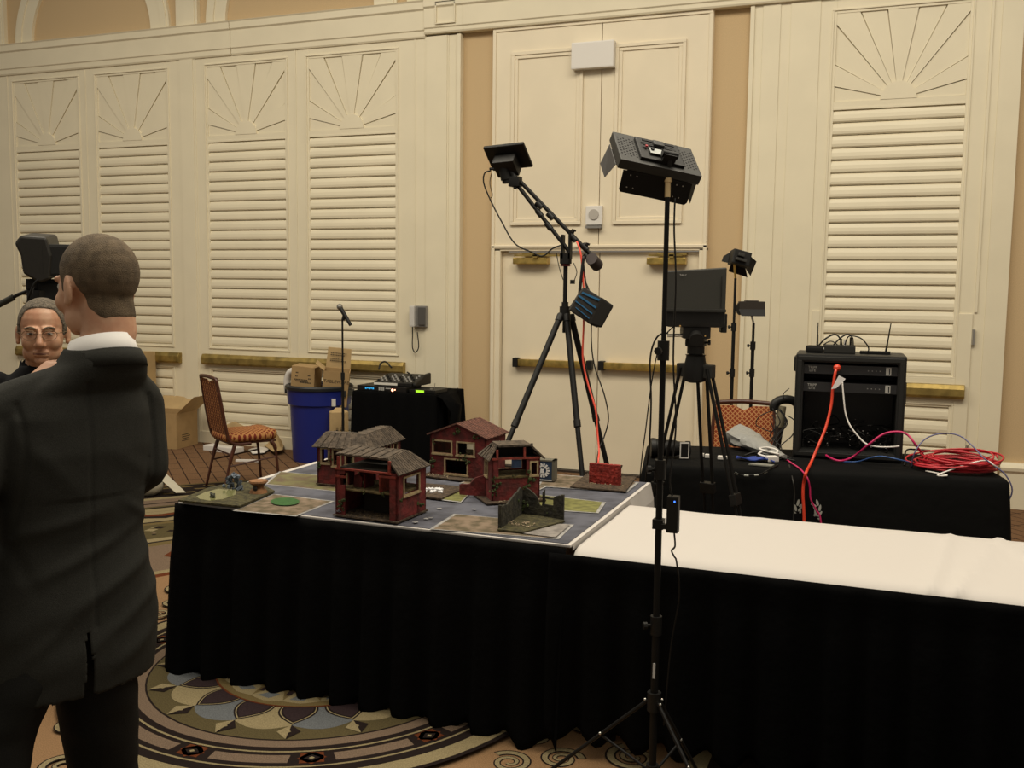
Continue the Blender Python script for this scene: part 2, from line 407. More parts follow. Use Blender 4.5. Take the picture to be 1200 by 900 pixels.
# arches and pilasters above the cornice
def arch(name, xc, ri, ro):
    mb = MB(); n = 40
    for (r0, r1, y) in ((ri, ro, WY + .015), (ri + .14, ro - .03, WY + .003)):
        for i in range(n):
            a0 = PI * i / n; a1 = PI * (i + 1) / n
            mb.prism([(xc + r * math.cos(a), y, 4.29 + 1.0 * r * math.sin(a)) for r, a in ((r0, a0), (r1, a0), (r1, a1), (r0, a1))], (0, .05, 0))
    return struct(mb.build(name, CREAM))
arch('trim_4', -8.165, .82, 1.06); arch('trim_5', -5.555, .85, 1.09)
for i, (a, b) in enumerate(((-9.9, -9.37), (-7.007, -6.74), (-4.35, -4.05))):
    mb = MB(); mb.box(a, b, WY, WY + .06, 4.28, 5.9); mb.box(a + .03, b - .03, WY - .01, WY, 4.28, 5.9); struct(mb.build('trim_%d' % (6 + i), CREAM, bevel=.002))
# louvred bays with sunburst tops
def clip_ray(cx, cz, ang, x0, x1, z0, z1):
    dx, dz = math.cos(ang), math.sin(ang); t = 1e9
    if dx > 1e-9: t = min(t, (x1 - cx) / dx)
    if dx < -1e-9: t = min(t, (x0 - cx) / dx)
    if dz > 1e-9: t = min(t, (z1 - cz) / dz)
    return (cx + dx * t, cz + dz * t)
def sunburst(mb, x0, x1, z0, z1, y):
    mb.box(x0, x1, y + .03, y + .05, z0, z1)
    cx = (x0 + x1) / 2; cz = z0 + .045; edges = [0, 14, 31, 52, 65, 80, 99, 114, 129, 149, 166, 180]; edges = [R(e) for e in edges]
    rad = (x1 - x0) * .125
    for i in range(11):
        a, b = edges[i] + R(.35), edges[i + 1] - R(.35)
        d = (.009, .0)[i % 2]
        p = [(cx, cz), clip_ray(cx, cz, a, x0, x1, z0, z1)]
        for cxn, czn in ((x1, z1), (x0, z1)):
            ca = math.atan2(czn - cz, cxn - cx)
            if a < ca < b: p.append((cxn, czn))
        p.append(clip_ray(cx, cz, b, x0, x1, z0, z1))
        mb.prism([(q[0], y + .004 + d, q[1]) for q in p], (0, .03, 0))
    mb.box(x0, x1, y + .002, y + .04, z0, cz)
    mb.prism([(cx + rad * 1.1 * math.cos(PI * k / 16), y - .002, cz + rad * 1.15 * math.sin(PI * k / 16)) for k in range(17)], (0, .03, 0))
def louvers(mb, x0, x1, z0, z1, y, n):
    h = (z1 - z0) / n
    mb.box(x0, x1, y + .033, y + .05, z0, z1)
    for i in range(n):
        zb = z0 + i * h
        pts = [(y + .034, zb + .003), (y + .012, zb + .003), (y + .004, zb + h * .12), (y + .001, zb + h * .32), (y + .004, zb + h * .62), (y + .012, zb + h * .88), (y + .022, zb + h * .985), (y + .034, zb + h * .985)]
        mb.prism([(x0, p[0], p[1]) for p in pts], (x1 - x0, 0, 0))
def bay(i, x0, x1):
    root = struct(empty('trim_%d' % i, ((x0 + x1) / 2, WY, 0)))
    X0, X1 = x0 - root.location.x, x1 - root.location.x; yy = 0
    mb = MB(); sunburst(mb, X0, X1, 3.135, 3.865, yy); mb.build('sunburst_panel', CREAM, root)
    mb = MB(); louvers(mb, X0, X1, 1.03, 3.115, yy, 21); mb.build('louver_panel', CREAM, root)
    mb = MB(); louvers(mb, X0, X1, .23, .77, yy, 5); mb.build('louver_panel', CREAM, root)
    mb = MB(); frame_rect(mb, X0 - .035, X1 + .035, 1.0, 3.90, yy - .01, yy + .002, .014); frame_rect(mb, X0 - .035, X1 + .035, .2, .80, yy - .01, yy + .002, .014)
    mb.build('panel_moulding', CREAM, root, bevel=.003)
for i, (a, b) in enumerate(BAYS): bay(9 + i, a, b)
bay(13, *RB)
# small door leaf in the right bay (hinged lower part)
mb = MB(); wall_holes(mb, -.62, .575, .02, 1.51, WY - .012, WY, [(-.56, .475, .2, .80), (-.56, .475, 1.0, 1.6)])
d3 = struct(mb.build('door_3', CREAM, bevel=.002))
mb = MB()
for z in (1.33, .42): mb.cyl((.588, WY - .02, z - .06), (.588, WY - .02, z + .06), .011); mb.box(.575, .60, WY - .016, WY - .011, z - .06, z + .06)
mb.build('hinge', SILVER, d3, smooth=True)
# baseboards
mb = MB(); bp = [(.05, 0), (.0, 0), (.0, .28), (-.015, .30), (-.02, .325), (.0, .345), (.01, .36), (.05, .36)]
mb.prism([(.83, WY + p[0] + .0, p[1]) for p in bp], (3.5, 0, 0)); struct(mb.build('baseboard_back', CREAM))
mb = MB()
for a, b in ((-3.79, -3.48), (-1.51, -1.20)): mb.prism([(a, WY + p[0] + .02, p[1] * .7) for p in bp], (b - a, 0, 0))
mb.prism([(-12, WY - .01, 0), (-12, WY - .01, .12), (-12, WY + .01, .13), (-12, WY + .01, 0)], (8.21, 0, 0))
struct(mb.build('baseboard_front', CREAM))
# door surround and blank panels over the doors
mb = MB()
mb.box(-3.48, -3.385, WY - .005, WY + .09, 0, 2.03); mb.box(-1.565, -1.50, WY - .005, WY + .09, 0, 2.03); mb.box(-3.48, -1.50, WY - .005, WY + .09, 2.005, 2.06)
mb.box(-3.47, -3.44, WY - .02, WY, 0, 2.05); mb.box(-1.53, -1.50, WY - .02, WY, 0, 2.05); mb.box(-3.47, -1.50, WY - .02, WY, 2.03, 2.055)
for a, b in ((-3.48, -2.459), (-2.453, -1.50)): mb.box(a, b, WY, WY + .06, 2.06, 3.99)
frame_rect(mb, -3.475, -1.505, 2.02, 3.985, WY - .012, WY + .002, .03)
for a, b in ((-3.29, -2.62), (-2.33, -1.72)):
    frame_rect(mb, a, b, 2.235, 3.765, WY - .022, WY + .002, .03); frame_rect(mb, a + .03, b - .03, 2.265, 3.735, WY - .012, WY + .002, .03)
mb.box(-2.459, -2.453, WY + .03, WY + .06, 2.06, 3.99)
struct(mb.build('trim_14', CREAM2, bevel=.004))
DY = WY + .05
def door(nm, x0, x1, hand):
    mb = MB(); mb.box(x0, x1, DY, DY + .045, .02, 1.995); d = struct(mb.build(nm, CREAM2, bevel=.003))
    a, b = (x0 + .13, x1 - .035) if hand < 0 else (x0 + .02, x1 - .1)
    mb = MB(); mb.box(a + .05, b - .05, DY - .065, DY - .012, .955, 1.02, bev=.008); bar = mb.build('push_bar', BRASS, d, smooth=True); bar['label'] = 'brushed brass push bar'
    mb = MB()
    for q in (a, b - .05): mb.box(q, q + .05, DY - .072, DY, .945, 1.03, bev=.006)
    mb.build('bar_end_cap', BLACK, bar)
    c0, c1 = (-3.25, -2.92) if hand < 0 else (-2.01, -1.67)
    mb = MB(); mb.box(c0, c1, DY - .09, DY - .005, 1.885, 1.945, bev=.008); cl = mb.build('door_closer', BRASS, d)
    mb = MB(); mb.box(c0 + .02, c1 + .12 if hand < 0 else c1 - .03, DY - .11, DY - .09, 1.955, 1.97); mb.box(c0 + .2, c0 + .24, DY - .11, DY - .02, 1.94, 1.975); mb.box((c0 + .08), (c1), DY - .06, DY - .0, 1.965, 1.985); mb.build('closer_arm', BRASS2, cl)
    return d
door('door_1', -3.38, -2.459, -1); door('door_2', -2.451, -1.57, 1)
mb = MB(); mb.box(-3.40, -1.55, DY - .05, DY + .06, 0, .018); struct(mb.build('trim_15', mat('dark_threshold', (.03, .02, .015), .5)))

# brass guard bars on the louvred bays
def gbar(x0, x1, label, z0=.835, z1=.945):
    mb = MB(); mb.prism([(x0, WY, z0), (x0, WY - .05, z0), (x0, WY - .065, z0 + .02), (x0, WY - .065, z1 - .035), (x0, WY - .045, z1), (x0, WY, z1)], (x1 - x0, 0, 0))
    o = mb.build('guard_bar', BRASS2, bevel=.003); tag(o, label, 'guard bar', 'brass guard bars on the louvred wall'); return o
gbar(-9.32, -7.02, 'brass bar on the leftmost louvred panels, behind the two men')
gbar(-6.725, -4.36, 'long brass bar across the louvred panels behind the chair and trash can')
gbar(-.48, .545, 'short brass bar on the right louvred door, beside the rack case', .845, .955)

# wall devices
mb = MB(); mb.box(-2.71, -2.33, WY - .085, WY, 3.565, 3.79, bev=.012); o = mb.build('emergency_light', WHITE); tag(o, 'blank white rectangular emergency light box high above the double doors', 'light')
root = empty('door_alarm', (-2.493, WY, 2.2), label='small white square alarm with round grille above the double doors', cat='alarm')
mb = MB(); mb.box(-.075, .075, -.035, 0, .03, .195, bev=.006); mb.build('housing', WHITE, root)
mb = MB(); mb.cyl((0, -.036, .12), (0, -.045, .12), .045, n=24); mb.build('speaker_grille', mat('pale_grey_grille', (.45, .42, .38), .6), root)
mb = MB(); mb.box(-.07, .07, -.05, 0, 0, .022); mb.build('switch_strip', GREYP, root)
root = empty('wall_phone', (-4.195, WY - .012, 1.29), label='grey wall telephone with looped cord beside the tan strip', cat='telephone')
mb = MB(); mb.box(-.075, .075, -.035, 0, 0, .2, bev=.008); mb.build('phone_body', GREYP, root)
mb = MB(); mb.box(-.005, .07, -.05, -.035, .02, .185, bev=.004); mb.build('keypad_cover', mat('dark_grey_panel', (.09, .085, .08), .3), root)
mb = MB(); mb.box(-.085, -.03, -.075, -.035, .0, .2, bev=.014); mb.build('handset', mat('light_grey_plastic', (.6, .58, .55), .35), root)
mb = MB(); mb.tube([(-.06, -.05, 0), (-.07, -.03, -.08), (-.075, -.02, -.2), (-.045, -.02, -.245), (-.01, -.02, -.19), (-.025, -.02, -.05)], .005); mb.build('cord', BLACK, root, smooth=True)
# ================================================================ TABLES
def cloth_sweep(x0, x1, prof, nx=60, ridge=None):
    mb = MB(); rows = []
    for i in range(nx + 1):
        x = x0 + (x1 - x0) * i / nx; r = []
        for j, (y, z) in enumerate(prof):
            k = noise.noise(Vector((x * 2.1, y * 2.5, 3))) * .004 + noise.noise(Vector((x * 9, y * 4, 7))) * .0012
            if ridge: k += ridge(x, y, z)
            r.append((x, y + (k if z < .7 else 0), z + k))
        rows.append(r)
    mb.grid(rows); return mb
TZ = .75
# --- long white table in front
wt = empty('folding_table', (.2, 3.69, 0), label='long folding table under white cloth and black pleated skirt, right of the gaming table', cat='table')
def ridge(x, y, z):
    v = 0
    for xc, sl, h, wd in ((-.02 + .35, .25, .011, .012), (.20, .12, .009, .015), (.52, -.3, .012, .012), (.60, .1, .008, .01), (-.55, .2, .0025, .03), (.9, .2, .012, .015)):
        d = (x - xc - sl * (y - 3.7)); v += (1.5 - .9 * max(0, (y - 3.8) / .32)) * h * math.exp(-(d / wd) ** 2)
    return v
prof = [(4.125, .42), (4.12, .55), (4.115, .68), (4.10, .728), (4.075, .742), (4.0, .744)] + [(3.9 - .1 * k, .744) for k in range(6)] + [(3.34, .744), (3.305, .738), (3.283, .724), (3.272, .706), (3.27, .69)]
mb = cloth_sweep(-1.028, 1.55, prof, 160, ridge)
tw = mb.build('tablecloth', WHITEC, None, smooth='all'); so = tw.modifiers.new('solid', 'SOLIDIFY'); so.thickness = .004; so.offset = -1
tag(tw, 'wrinkled white cloth laid over the long right-hand table', 'tablecloth')
mb = MB(); mb.box(-1.225, 1.3, -.37, .37, .71, .738, bev=.006); mb.build('tabletop', mat('table_laminate', (.25, .2, .15), .5), wt)
for x in (-1.1, 1.15):
    for y in (-.3, .3):
        mb = MB(); mb.cyl((x, y, 0), (x, y, .71), .014); mb.build('leg', BLACKM, wt, smooth=True)
# --- gaming table
gt = empty('gaming_table', (-1.93, 3.9, 0), label='wide table under a painted street mat with a black pleated skirt', cat='table')
mb = MB(); mb.box(-.84, .84, -.59, .61, .715, .745, bev=.005); mb.build('tabletop', MATS['table_laminate'], gt)
for x in (-.75, .75):
    for y in (-.5, .5):
        mb = MB(); mb.cyl((x, y, 0), (x, y, .715), .014); mb.build('leg', BLACKM, gt, smooth=True)
mb = MB(); mb.box(-2.785, -1.042, 3.288, 4.53, .748, .7575, bev=.003)
rows = [[(-1.040 + .004 * math.sin(y * 23) + (0.0 if k == 0 else .012 + .03 * k / 6), y, .756 - .45 * k / 6) for y in [3.30 + 1.23 * j / 30 for j in range(31)]] for k in range(7)]
mb.grid([[(p[0] if p[1] > 4.13 else -1.038, p[1], max(p[2], .3 if p[1] > 4.13 else .735)) for p in r] for r in rows])
mb.grid([[(-1.045 - 1.735 * j / 20, 4.532 + .01 * math.sin(j * 1.7) * k / 3, .755 - .14 * k) for j in range(21)] for k in range(4)])
o = mb.build('tablecloth', WHITEC); tag(o, 'white cloth under the painted mat, edge hanging at the right corner', 'tablecloth')
# --- skirts
def skirt(name, path, ztop, zhem, parent, seed, wl=.155, amp=.022, flare=0.0, endf=0):
    pts = [Vector(p) for p in path]; segs = []; L = 0
    S = []
    for a, b in zip(pts, pts[1:]):
        d = b - a; n = max(2, int(d.length / .016))
        for k in range(n): S.append((a + d * k / n, L + d.length * k / n, Vector((d.y, -d.x)).normalized()))
        L += d.length
    S.append((pts[-1], L, Vector(((pts[-1] - pts[-2]).y, -(pts[-1] - pts[-2]).x)).normalized()))
    # smooth normals at corners
    Ns = []
    for i in range(len(S)):
        v = Vector((0, 0))
        for j in range(max(0, i - 3), min(len(S), i + 4)): v += S[j][2]
        Ns.append(v.normalized())
    rnd = random.Random(seed); ph = [rnd.uniform(-.9, .9) for _ in range(int(L / wl) + 3)]
    mb = MB(); rows = []; NZ = 22
    for k in range(NZ + 1):
        t = k / NZ; row = []
        for (p, s, _), nn in zip(S, Ns):
            u = s / wl; i = int(u); fr = u - i; phs = ph[i] * (1 - fr) + ph[i + 1] * fr
            wv = math.sin(2 * PI * u + phs * 1.3); wv = math.copysign(abs(wv) ** .7, wv)
            sm = math.sin(2 * PI * u * 2.3 + 1.3 * phs)
            a = amp * min(1, t * 3.0) * (.45 + .75 * t)
            d = a * (wv + .22 * sm + 1) + flare * t
            if t < .12: d += .004
            z = ztop + (zhem + (.006 + .022 * (1 + math.sin(2 * PI * u + phs + 2.3))) - ztop) * t
            q = p + nn * d; row.append((q.x, q.y, z))
        rows.append(row)
    mb.grid(rows); o = mb.build(name, CLOTHK, parent, smooth='all')
    so = o.modifiers.new('solid', 'SOLIDIFY'); so.thickness = .003; return o
o = skirt('table_skirt', [(-2.80, 4.52), (-2.795, 3.285), (-1.05, 3.262)], .752, .0, None, 2, flare=.03)
tag(o, 'black pleated skirt around the gaming table, left half of the dark drape', 'table skirt')
o = skirt('table_skirt', [(-1.11, 3.250), (-1.04, 3.252), (1.56, 3.262)], .735, .055, None, 5, flare=.0)
tag(o, 'black pleated skirt under the long white cloth, right half of the dark drape', 'table skirt')

# --- painted mat
MZ = .7585
ROAD = mat('mat_road', (.095, .098, .125), .8, noise_amt=.45, noise_scale=11, col2=(.050, .051, .066))
MM = [ROAD, mat('mat_kerb', (.36, .35, .34), .85, noise_amt=.4, noise_scale=40), mat('mat_grass', (.145, .135, .055), .9, noise_amt=.5, noise_scale=18, col2=(.11, .075, .045)),
      mat('mat_dirt', (.20, .145, .10), .9, noise_amt=.55, noise_scale=22, col2=(.085, .065, .035)), mat('mat_yellow_grass', (.19, .185, .055), .9, noise_amt=.4, noise_scale=30),
      mat('mat_green', (.03, .105, .02), .9, noise_amt=.3, noise_scale=60), mat('mat_pale', (.26, .235, .215), .9, noise_amt=.4, noise_scale=25)]
mb = MB(); mb.box(-2.745, -1.058, 3.298, 4.515, MZ - .001, MZ + .0015)
zz = [MZ + .0016]
def patch(pix, mi, border=.010, z=.765):
    P = [aZ(*q, z) if len(q) == 2 else Vector(q) for q in pix]; c = sum(P, Vector()) / len(P)
    if border:
        mb.mi = 1; zz[0] += .0004; mb.poly([(p.x + (p.x - c.x) / max(.01, (p - c).length) * border * 1.6, p.y + (p.y - c.y) / max(.01, (p - c).length) * border * 1.6, zz[0]) for p in P])
    mb.mi = mi; zz[0] += .0004; mb.poly([(p.x, p.y, zz[0]) for p in P])
patch([(329, 552), (420, 560), (430, 578), (313, 566)], 2)
patch([(321, 578.5), (388, 586.5), (346, 603), (277, 597)], 3)
patch([(535, 602), (668, 614), (651, 630), (508, 619)], 3)
patch([(636, 580), (706, 588), (698, 600), (655, 597), (600, 592), (606, 577)], 4)
patch([(642, 555), (700, 560), (745, 565), (732, 576), (632, 569)], 3)
patch([(560, 560), (640, 569), (628, 575), (540, 566)], 3, 0.006)
patch([(540, 574), (552, 575.5), (540, 588), (516, 585)], 4)
patch([(655, 614), (668, 615), (651, 630), (610, 625)], 6, 0)
P = [aZ(334 + 17 * math.cos(t * PI / 10), 588 + 4.6 * math.sin(t * PI / 10), .765) for t in range(20)]
mb.mi = 5; zz[0] += .0004; mb.poly([(p.x, p.y, zz[0]) for p in P])
mb.mi = 1; rnd = random.Random(4)
for (qx, qy) in ((466, 604), (500, 608), (505, 607), (487, 612), (515, 596), (556, 597), (640, 596), (450, 588)):
    p = aZ(qx, qy, .765); mb.poly([(p.x + rnd.uniform(.006, .016) * math.cos(a), p.y + rnd.uniform(.005, .014) * math.sin(a), zz[0]) for a in (0, 1.2, 2.5, 3.6, 5)])
o = mb.build('street_mat', MM); tag(o, 'painted gaming mat of grey streets, kerbs, grass and dirt lots', 'game mat')
TT = MZ + .0075   # top of the mat with its inlays

# --- model houses
def hfinish(mb, name, m, root, **k): return mb.build(name, m, root, **k)
def wallp(root, p0, p1, z0, z1, holes=(), th=.008, m=None, name='wall', frames=(), tfr=.007):
    """wall panel from p0 to p1 (local XY) with openings given in wall coordinates"""
    p0 = Vector((*p0, 0)); p1 = Vector((*p1, 0)); d = (p1 - p0); L = d.length; d.normalize(); n = Vector((d.y, -d.x, 0))
    M = Matrix(((d.x, -n.x, 0, p0.x), (d.y, -n.y, 0, p0.y), (0, 0, 1, 0), (0, 0, 0, 1)))
    mb = MB(); wall_holes(mb, 0, L, z0, z1, 0, th, list(holes), M); w = mb.build(name, m or REDWALL, root)
    for h in frames:
        mb = MB(); frame_rect(mb, h[0] - tfr, h[1] + tfr, h[2] - tfr, h[3] + tfr, -.004, .003, tfr, M); mb.box(h[0] - tfr - .003, h[1] + tfr + .003, -.007, .002, h[2] - tfr - .004, h[2] - tfr + .003, M)
        mb.build('window_frame', FRAMEC, root)
    return w
def mossy(root, spots):
    rnd = random.Random(len(spots)); mb = MB()
    for (x, y, z, s) in spots:
        for k in range(7):
            mb.ball((x + rnd.gauss(0, s * .5), y + rnd.gauss(0, s * .15), z + rnd.gauss(0, s * .6)), s * rnd.uniform(.25, .45), n=6)
    o = mb.build('moss_clump', MOSS, root); o['kind'] = 'stuff'
def rubble(root, x0, x1, y0, y1, z, n=26, m=None, seed=1):
    rnd = random.Random(seed); mb = MB()
    for i in range(n):
        s = rnd.uniform(.0012, .0032); c = Vector((rnd.uniform(x0, x1), rnd.uniform(y0, y1), z)); M = Euler((rnd.random() * 3, rnd.random() * 3, rnd.random() * 3)).to_matrix().to_4x4()
        mb.box(-s, s, -s, s, -s, s, Matrix.Translation(c) @ M)
    o = mb.build('rubble', m or mat('pale_rubble', (.30, .23, .15), .9), root); o['kind'] = 'stuff'
def plank_roof(mb, a, b, c, d, th=.006):
    """one sloping roof plane a-b (eave) c-d (ridge) made of overlapping strips"""
    a, b, c, d = map(Vector, (a, b, c, d)); n = max(4, int((b - a).length / .013)); nrm = (b - a).cross(d - a).normalized()
    if nrm.z < 0: nrm = -nrm
    for i in range(n):
        t0, t1 = i / n, (i + 1.04) / n; o = nrm * (th + .0016 * (i % 3))
        P = [a.lerp(b, t0), a.lerp(b, min(t1, 1)), d.lerp(c, min(t1, 1)), d.lerp(c, t0)]
        mb.prism(P, o)

# H1: front house, open towards the viewer
h = empty('model_house', (-2.035, 3.318, TT), R(-3), label='red ruined toy house open at the front, nearest the table edge', cat='toy house')
W_, D_ = .285, .225
mb = MB(); mb.box(-.006, W_ + .006, -.012, D_ + .006, 0, .006); mb.build('base', DIRT, h)
wallp(h, (0, 0), (.045, 0), .004, .19, [(.022, .045, .125, .17)])
wallp(h, (W_ - .035, 0), (W_, 0), .004, .19)
wallp(h, (W_, 0), (W_, D_), .004, .195, [(.05, .165, .10, .165)], frames=[(.05, .165, .10, .165)])
wallp(h, (W_, D_), (0, D_), .004, .195, [(.08, .15, .02, .08), (.17, .235, .11, .165), (.04, .09, .11, .165)])
wallp(h, (0, D_), (0, 0), .004, .19, [(.06, .10, .10, .16), (.14, .18, .10, .16)], frames=[(.06, .10, .10, .16), (.14, .18, .10, .16)])
mb = MB(); mb.box(.008, W_ - .008, .012, D_ - .008, .102, .109)
mb.prism([(.045, .012, .104), (.09, -.002, .104), (.15, .004, .104), (.2, -.002, .104), (W_ - .03, .012, .104)], (0, 0, .005)); mb.build('upper_floor', FLOORB, h)
mb = MB()
for x in (.01, .245): mb.box(x, x + .009, -.004, .006, .19, .238)
mb.box(0, .26, -.004, .005, .186, .193); mb.box(.0, .05, -.004, .005, .155, .163); mb.box(.2, .28, -.004, .004, .172, .18); mb.box(.2, .204, .005, .1, .11, .185)
mb.build('timber_beam', mat('painted_red_beam', (.26, .035, .02), .7, noise_amt=.5, noise_scale=50), h)
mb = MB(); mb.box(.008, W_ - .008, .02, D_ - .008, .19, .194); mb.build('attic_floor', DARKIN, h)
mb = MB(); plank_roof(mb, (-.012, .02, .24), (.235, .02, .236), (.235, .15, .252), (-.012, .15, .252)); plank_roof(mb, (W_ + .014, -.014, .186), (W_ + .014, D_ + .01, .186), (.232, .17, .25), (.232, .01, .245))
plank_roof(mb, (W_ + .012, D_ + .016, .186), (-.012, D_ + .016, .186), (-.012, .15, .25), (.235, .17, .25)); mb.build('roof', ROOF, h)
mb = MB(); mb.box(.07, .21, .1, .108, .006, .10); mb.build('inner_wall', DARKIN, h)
rubble(h, .05, .24, -.004, .10, .007, 46, m=mat('brown_rubble', (.10, .07, .035), .9)); mossy(h, [(.03, -.004, .06, .018), (.03, -.004, .03, .012), (W_ + .003, .16, .04, .02), (W_ + .002, .02, .085, .012), (.13, .0, .106, .008), (.22, 0, .106, .008)])
mb = MB(); mb.prism([(.05, .055, .11), (.085, .055, .11), (.09, .055, .15), (.07, .055, .165), (.052, .055, .155)], (0, .006, 0)); mb.box(.1, .104, .05, .12, .11, .165); mb.build('broken_partition', REDWALL, h)
# H2: L-shaped house behind it
h = empty('model_house', (-2.435, 3.815, TT), R(2), label='red L-shaped toy house with long brown roof, at the left rear of the table', cat='toy house')
mb = MB(); mb.box(-.004, .27, -.008, .34, 0, .005); mb.build('base', DIRT, h)
wallp(h, (0, 0), (.26, 0), .004, .18, [(.025, .06, .105, .165), (.085, .12, .095, .165), (.15, .185, .105, .165), (.12, .15, .006, .075)], frames=[(.025, .06, .105, .165), (.085, .12, .095, .165), (.15, .185, .105, .165)])
wallp(h, (.26, 0), (.26, .34), .004, .18, [(a, a + .032, .105, .165) for a in (.05, .12, .19, .26)], frames=[(a, a + .032, .105, .165) for a in (.05, .12, .19, .26)])
wallp(h, (.26, .34), (.12, .34), .004, .18); wallp(h, (.12, .34), (.12, .13), .004, .18); wallp(h, (.12, .13), (0, .13), .004, .18); wallp(h, (0, .13), (0, 0), .004, .18, [(.03, .08, .1, .165)], frames=[(.03, .08, .1, .165)])
mb = MB(); mb.box(.006, .254, .008, .12, .09, .096); mb.box(.13, .254, .12, .33, .09, .096); mb.build('upper_floor', FLOORB, h)
mb = MB()
plank_roof(mb, (-.014, -.014, .172), (.274, -.014, .172), (.22, .05, .232), (.02, .05, .232)); plank_roof(mb, (.274, -.014, .172), (.274, .35, .172), (.215, .31, .236), (.215, .05, .232))
plank_roof(mb, (-.014, .14, .172), (-.014, -.014, .172), (.02, .05, .232), (.02, .085, .232)); plank_roof(mb, (.12, .14, .172), (-.014, .14, .172), (.02, .085, .232), (.17, .085, .232))
plank_roof(mb, (.106, .35, .172), (.106, .14, .172), (.165, .085, .232), (.165, .31, .236)); plank_roof(mb, (.274, .35, .172), (.106, .35, .172), (.165, .31, .236), (.215, .31, .236))
mb.prism([(.02, .05, .231), (.22, .05, .231), (.22, .085, .231), (.02, .085, .231)], (0, 0, .006)); mb.prism([(.165, .05, .231), (.215, .05, .231), (.215, .31, .235), (.165, .31, .235)], (0, 0, .006))
mb.build('roof', ROOF, h)
mossy(h, [(.012, -.006, .09, .016), (.07, -.006, .125, .012), (.25, -.004, .03, .015), (.18, -.004, .12, .01)])
# H3: gabled house at the rear
h = empty('model_house', (-2.06, 4.225, TT), R(-3), label='red gabled toy house with wide window openings, at the rear beside the black drape', cat='toy house')
W_ = .30; D_ = .22
mb = MB(); mb.prism([(-.03, -.05, 0), (.2, -.07, 0), (W_ + .03, -.03, 0), (W_ + .03, D_, 0), (-.02, D_, 0)], (0, 0, .006)); mb.build('base', DIRT, h)
hs = [(.02, .115, .115, .17), (.15, .235, .115, .17), (.085, .20, .02, .085)]
wallp(h, (0, 0), (W_, 0), .004, .20, hs, frames=hs)
for gy in (0, D_): mb = MB(); mb.prism([(0, gy, .2), (W_, gy, .2), (W_ * .5, gy, .258)], (0, .008, 0)); mb.build('gable', REDWALL, h)
wallp(h, (W_, 0), (W_, D_), .004, .20, [(.05, .17, .11, .17)]); wallp(h, (W_, D_), (0, D_), .004, .20, [(.16, .29, .103, .185), (.02, .12, .103, .17)]); wallp(h, (0, D_), (0, 0), .004, .20)
mb = MB(); mb.box(.008, W_ - .008, .01, D_ - .004, .096, .102); mb.build('upper_floor', FLOORB, h)
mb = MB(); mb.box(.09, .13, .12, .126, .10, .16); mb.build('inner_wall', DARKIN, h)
mb = MB(); rr = mat('faded_red_roof', (.16, .065, .045), .9, noise_amt=.5, noise_scale=50, bump=.5)
plank_roof(mb, (W_ + .012, -.012, .197), (W_ + .012, D_ + .012, .197), (W_ * .5, D_ + .012, .26), (W_ * .5, -.012, .26), .004); plank_roof(mb, (-.012, D_ + .012, .197), (-.012, -.012, .197), (W_ * .5, -.012, .26), (W_ * .5, D_ + .012, .26), .004)
mb.build('roof', rr, h)
mossy(h, [(.15, -.004, .222, .018), (.15, -.004, .24, .01), (.25, -.004, .2, .014), (.02, -.004, .17, .012), (.02, -.004, .07, .02), (.19, -.004, .09, .02), (.16, -.004, .1, .012)])
rubble(h, .0, .12, -.05, -.005, .008, 16, seed=3)
# H4: small house turned to the viewer
h = empty('model_house', aZ(576, 589, TT), R(38), label='small red toy house with broken open side, turned towards the camera at mid table', cat='toy house')
W_ = .215; D_ = .15
mb = MB(); mb.prism([(-.03, -.035, 0), (W_ + .02, -.03, 0), (W_ + .02, D_ + .02, 0), (-.04, D_ + .02, 0)], (0, 0, .006)); mb.build('base', DIRT, h)
wallp(h, (0, D_), (0, 0), .004, .19, [(.05, .085, .105, .165)], frames=[(.05, .085, .105, .165)])
wallp(h, (0, 0), (W_, 0), .004, .105); wallp(h, (0, 0), (.03, 0), .105, .19); wallp(h, (W_ - .06, 0), (W_, 0), .105, .19, [(.02, .045, .115, .165)], frames=[(.02, .045, .115, .165)])
wallp(h, (W_, 0), (W_, D_), .004, .19); wallp(h, (W_, D_), (0, D_), .004, .19, [(.035, .15, .115, .165)], frames=[(.035, .15, .115, .165)])
mb = MB(); mb.box(.006, W_ - .006, -.003, D_ - .006, .102, .109); mb.build('upper_floor', FLOORB, h)
mb = MB(); mb.box(W_ - .075, W_ - .066, -.003, .006, .185, .232); mb.box(0, W_, -.004, .004, .182, .190); mb.box(.02, .028, -.003, .006, .185, .225); mb.build('timber_beam', MATS['painted_red_beam'], h)
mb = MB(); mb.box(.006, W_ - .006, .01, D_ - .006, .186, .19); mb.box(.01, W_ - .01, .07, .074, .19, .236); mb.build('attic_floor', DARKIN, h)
mb = MB(); plank_roof(mb, (-.016, D_ + .014, .18), (-.016, -.014, .18), (.035, .03, .238), (.035, .11, .238)); plank_roof(mb, (W_ + .016, -.014, .18), (W_ + .016, D_ + .014, .18), (W_ - .045, .11, .238), (W_ - .045, .0, .238))
plank_roof(mb, (W_ + .014, D_ + .014, .18), (-.014, D_ + .014, .18), (.035, .105, .238), (W_ - .045, .105, .238)); mb.prism([(.03, .0, .236), (W_ - .04, .0, .236), (W_ - .04, .11, .238), (.03, .11, .238)], (0, 0, .008)); mb.build('roof', ROOF, h)
mossy(h, [(.02, -.004, .075, .018), (.01, -.004, .04, .016), (W_ - .04, -.004, .09, .022), (W_ - .07, -.004, .06, .014), (.1, -.002, .108, .008), (.005, -.003, .1, .01)])
rubble(h, .0, .22, -.028, -.008, .008, 30, seed=5)
